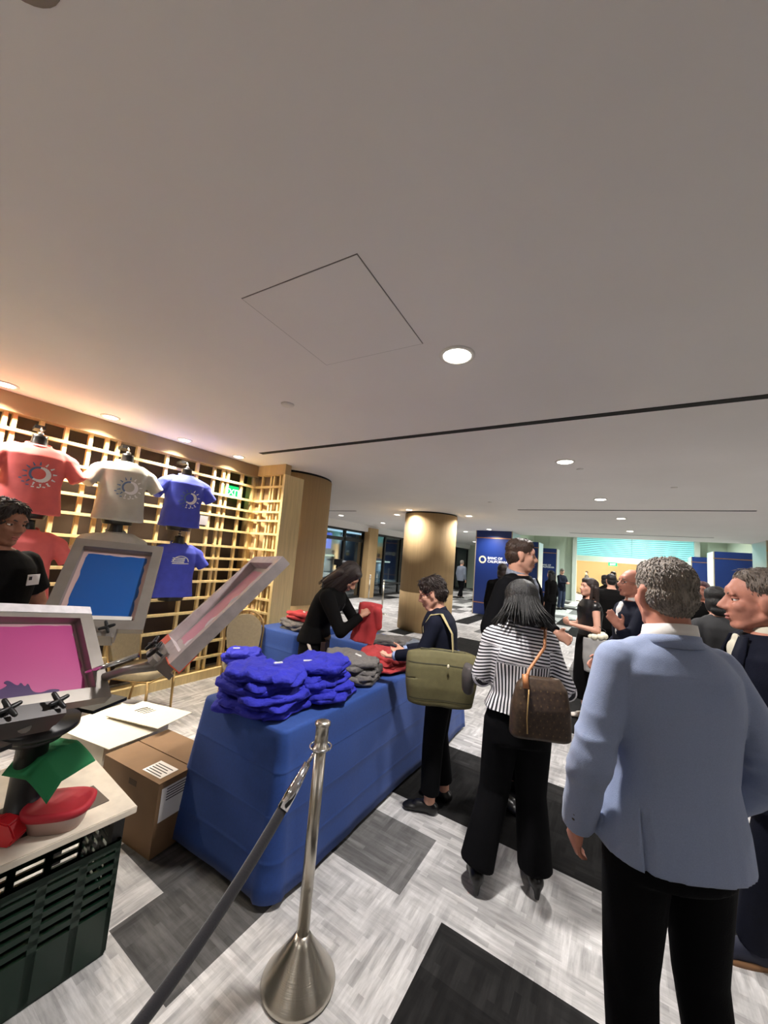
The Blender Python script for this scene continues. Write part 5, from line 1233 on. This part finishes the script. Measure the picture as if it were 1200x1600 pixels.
def rope():
    t = empty('barrier_rope', (-1.06, 1.29, .88)); tag(t, 'black velvet rope hanging from the steel stanchion and running past the camera', 'rope')
    o = Vector((-1.06, 1.29, .88))
    e = Vector((-1.16, -.75, .88)); pts = []
    for k in range(41):
        u_ = k / 40; p = o.lerp(e, u_); p.z -= .60 * (1 - (2 * u_ - 1) ** 2); pts.append(p - o)
    bm = bmesh.new(); tube(bm, pts[2:-2], .0195, 16); from_bm('rope_cord', bm, M_rope, t, True)
    bm = bmesh.new(); tube(bm, [pts[1].lerp(pts[0], .2), pts[2], pts[3]], [.014, .021, .0225], 16); tube(bm, [Vector((0, .02, .0)), Vector((0, .0, -.012)), pts[1]], .007, 8); from_bm('rope_end_fitting', bm, M_chrome, t, True)
rope()
stanchion((-1.165, -.78, 0), 'brushed steel stanchion holding the other end of the rope, outside the view')
for i, (x, y) in enumerate(((-5.74, 9.35), (-7.2, 10.8), (-6.9, 13.8), (-5.9, 18.2))):
    stanchion((x, y, 0), ['steel stanchion between the slim oak post and the free standing column', 'steel stanchion near the glass door', 'steel stanchion holding the black belt by the windows', 'steel stanchion past the oak column, near the walking man'][i], far=True, ring=False)
def belt(a, b, label):
    a, b = Vector(a), Vector(b); t = bmesh.new(); rs = []
    for k in range(13):
        u_ = k / 12; p = a.lerp(b, u_) - a; p.z -= .12 * (1 - (2 * u_ - 1) ** 2); rs.append([p + Vector((0, 0, .022)), p + Vector((.003, 0, .022)), p + Vector((.003, 0, -.022)), p - Vector((0, 0, .022))])
    rings(t, rs); o = from_bm('barrier_belt', t, M_black, None); o.location = a; tag(o, label, 'belt')
belt((-5.74, 9.37, .92), (-6.9, 13.8, .92), 'black belt hanging from the stanchion left of the free standing column')
def tripod_cam():
    t = empty('video_camera', (-7.6, 9.45, 0)); tag(t, 'black video camera on a tripod beside the glass door', 'camera')
    for k in range(3):
        a = k * 2.1; bm = bmesh.new(); tube(bm, [(0, 0, 1.2), (.4 * math.cos(a), .4 * math.sin(a), 0)], .015, 8); from_bm('tripod_leg', bm, M_black, t, True)
    simple('camera_body', [(-.10, .22, -.09, .09, 1.25, 1.45)], M_black, t, bev=.02); bm = bmesh.new(); tube(bm, [(.2, 0, 1.36), (.36, 0, 1.36)], .06, 20); from_bm('camera_lens', bm, mat('lens_grey', (90, 92, 96), .3), t, True)
    bm = bmesh.new(); ell(bm, (0, 0, 1.2), (.05, .05, .07)); from_bm('tripod_head', bm, M_black, t, True)
tripod_cam()

# ------------------------------------------------------------------ bags
def tote_olive():
    w = Vector((-.985, 2.43, .92)); t = empty('tote_bag', (w.x, w.y, w.z), R(22)); tag(t, 'olive green canvas shoulder bag hanging from the short-haired woman', 'bag')
    bm = bmesh.new(); rs = []
    for z, hx, hy in ((-.175, .175, .05), (-.16, .21, .075), (-.05, .225, .085), (.08, .235, .075), (.14, .24, .055), (.175, .235, .035)):
        rs.append([Vector((hx * math.copysign(abs(math.cos(a)) ** .5, math.cos(a)), hy * math.copysign(abs(math.sin(a)) ** .7, math.sin(a)), z)) for a in [2 * PI * k / 48 for k in range(48)]])
    rings(bm, rs); me_ = bm; o = blob('bag_body', bm, .008, mat('olive_canvas', (96, 90, 58), .8, noise=.08, nscale=30, bump=.15, bscale=300), t, 3); q_ = arr(o.data); q_[:, 2] -= .018 * (np.abs(q_[:, 0]) / .24) ** 3 * np.where(q_[:, 2] > 0, 1, -.5); q_[:, 1] += .02 * np.sin(q_[:, 0] * 9 + 1); put(o.data, q_); wrinkle(o, .013, 17, 8, 2, (1, 1, .5))
    simple('zip_band', [(-.15, .15, -.012, .012, .150, .178)], mat('olive_dark', (60, 58, 40), .8), t); bm = bmesh.new(); ell(bm, (.04, -.085, .10), (.008, .006, .014)); from_bm('zip_pull', bm, mat('zip_light', (220, 210, 180), .4), t, True)
    for z_, x_, nm_ in ((.095, .225, 'pocket_seam'), (-.125, .20, 'base_trim')):
        decal_mesh(nm_, o, [[(-x_ + 2 * x_ * k / 24, z_), (-x_ + 2 * x_ * (k + 1) / 24, z_), (-x_ + 2 * x_ * (k + 1) / 24, z_ + .006), (-x_ + 2 * x_ * k / 24, z_ + .006)] for k in range(24)], (0, 0, 0), (1, 0, 0), (0, 0, 1), (0, -1, 0), mat('olive_dark', (60, 58, 40), .8), t)
    M = Matrix.Rotation(-R(22), 3, 'Z'); Ml = lambda q: M @ (Vector(q) - w)
    def S(x, y, z): return Ml(TW.root.location + Matrix.Rotation(TW.root.rotation_euler.z, 3, 'Z') @ (TW.at(x, y, z) * TW.root.scale[0]))
    pts = [Vector((.07, .0, .17)), S(-.235, -.12, 1.15), S(-.205, -.13, 1.32), S(-.140, -.06, 1.465), S(-.130, .03, 1.465), S(-.11, .105, 1.38), S(-.10, .12, 1.20), S(-.12, .10, 1.02)]
    bm = bmesh.new(); rs = []
    for i, p in enumerate(pts):
        tg = (pts[min(i + 1, len(pts) - 1)] - pts[max(i - 1, 0)]).normalized(); sd = Ml(w + Vector((0, 0, 0))) + (M @ Vector((math.cos(TW.root.rotation_euler.z), math.sin(TW.root.rotation_euler.z), 0))); sd = (sd - tg * sd.dot(tg)).normalized(); nn = tg.cross(sd) * .003; sd = sd * .019
        rs.append([p + sd + nn, p - sd + nn, p - sd - nn, p + sd - nn])
    rings(bm, rs); from_bm('shoulder_strap', bm, mat('khaki_strap', (176, 162, 116), .8), t)
tote_olive()
def brown_bag():
    p = SW.root; rz = p.rotation_euler.z; s_ = p.scale[0]
    def Wd(x, y, z): return p.location + Matrix.Rotation(rz, 3, 'Z') @ (Vector((x, y, z)) * s_)
    c = Wd(.060, -.225, 1.085); t = empty('shoulder_bag', c, rz); tag(t, 'brown patterned leather shoulder bag on the back of the striped woman', 'bag')
    bm = bmesh.new(); rs = []
    for z, hx, hy in ((-.155, .13, .03), (-.14, .15, .05), (0, .145, .06), (.10, .125, .045), (.15, .09, .02)):
        rs.append([Vector((hx * math.copysign(abs(math.cos(a)) ** .5, math.cos(a)), hy * math.copysign(abs(math.sin(a)) ** .7, math.sin(a)), z)) for a in [2 * PI * k / 40 for k in range(40)]])
    rings(bm, rs); m = mat('brown_monogram', (62, 46, 32), .5, noise=.4, nscale=55); o = blob('bag_body', bm, .008, m, t, 3); wrinkle(o, .005, 18, 3)
    # small pale repeat motif
    pl = []; g = random.Random(1)
    for i in range(-4, 5):
        for j in range(-4, 4):
            x, z = i * .032 + (j % 2) * .016, j * .034 - .01
            if abs(x) < .12 and -.13 < z < .10: pl.append([(x - .004, z), (x, z - .006), (x + .004, z), (x, z + .006)])
    decal_mesh('repeat_pattern', o, pl, (0, 0, 0), (1, 0, 0), (0, 0, 1), (0, -1, 0), mat('motif_tan', (98, 78, 50), .5), t)
    tan = mat('tan_leather', (176, 116, 72), .5); bm = bmesh.new(); tube(bm, [Vector((-.095, -.04, .165)), Vector((-.09, -.055, .10))], [.014, .016], 8); from_bm('strap_tab', bm, tan, t, True)
    rr = Matrix.Rotation(-rz, 3, 'Z')
    def Lc(x, y, z): return rr @ (Wd(x, y, z) - c)
    bm = bmesh.new(); pts = [Vector((-.09, -.045, .14)), Lc(.0, -.19, 1.27), Lc(.09, -.165, 1.40), Lc(.125, -.06, 1.492), Lc(.11, .06, 1.47), Lc(.06, .15, 1.36), Lc(-.04, .16, 1.24), Lc(-.12, .15, 1.12)]
    tube(bm, pts, .0085, 8); from_bm('shoulder_strap', bm, tan, t, True)
    bm = bmesh.new(); tube(bm, [Vector((-.08, -.066, .10)), Vector((-.085, -.068, -.04)), Vector((-.08, -.066, -.11))], .0035, 6); from_bm('zip', bm, M_gold, t, True)
brown_bag()
def grey_thing():
    p = SW.root; rz = p.rotation_euler.z; c = p.location + Matrix.Rotation(rz, 3, 'Z') @ (Vector((-.30, .12, 1.10)) * p.scale[0])
    bm = bmesh.new(); rs = []
    for z, hx, hy in ((-.10, .03, .05), (-.08, .045, .07), (.02, .05, .085), (.08, .03, .08)): rs.append([Vector((hx * math.cos(a), hy * math.sin(a), z)) for a in [2 * PI * k / 30 for k in range(30)]])
    rings(bm, rs); o = blob('pouch_bag', bm, .009, mat('charcoal_nylon', (70, 66, 66), .6), None, 3); wrinkle(o, .008, 25, 4); o.location = c; o.rotation_euler = (0, 0, rz); o.scale = (.8, .8, .9); tag(o, 'small charcoal bag hanging from the bent arm of the striped woman', 'bag')
grey_thing()
def clear_bag():
    r = DW.root; rz = r.rotation_euler.z; c = r.location + Matrix.Rotation(rz, 3, 'Z') @ (Vector((-.26, .02, .86)) * r.scale[0])
    t = empty('gift_bag', c, rz + R(60)); tag(t, 'grey gift bag with handle hanging from the arm of the dress woman', 'bag')
    bm = bmesh.new(); rs = []
    for z, hx, hy in ((-.19, .13, .05), (0, .15, .06), (.17, .15, .035)): rs.append([Vector((hx * math.copysign(abs(math.cos(a)) ** .4, math.cos(a)), hy * math.copysign(abs(math.sin(a)) ** .5, math.sin(a)), z)) for a in [2 * PI * k / 32 for k in range(32)]])
    rings(bm, rs); o = blob('bag_body', bm, .011, mat('grey_tissue', (150, 148, 146), .6, noise=.15, nscale=12), t, 2); wrinkle(o, .010, 22, 5)
    bm = bmesh.new(); tube(bm, [Vector((-.09, 0, .16)), Vector((-.07, 0, .27)), Vector((.0, 0, .31)), Vector((.07, 0, .27)), Vector((.09, 0, .16))], .004, 6); from_bm('handle', bm, M_ink, t, True)
    bm = bmesh.new()
    for k in range(5): ell(bm, (.06 * math.cos(k), .03 * math.sin(k), .18 + .01 * k), (.04, .03, .035), None, 10)
    o = from_bm('tissue_paper', bm, mat('ivory_tissue', (226, 220, 196), .8), t, True)
clear_bag()
print('objects', len(bpy.data.objects), 'verts', sum(len(m.vertices) for m in bpy.data.meshes))
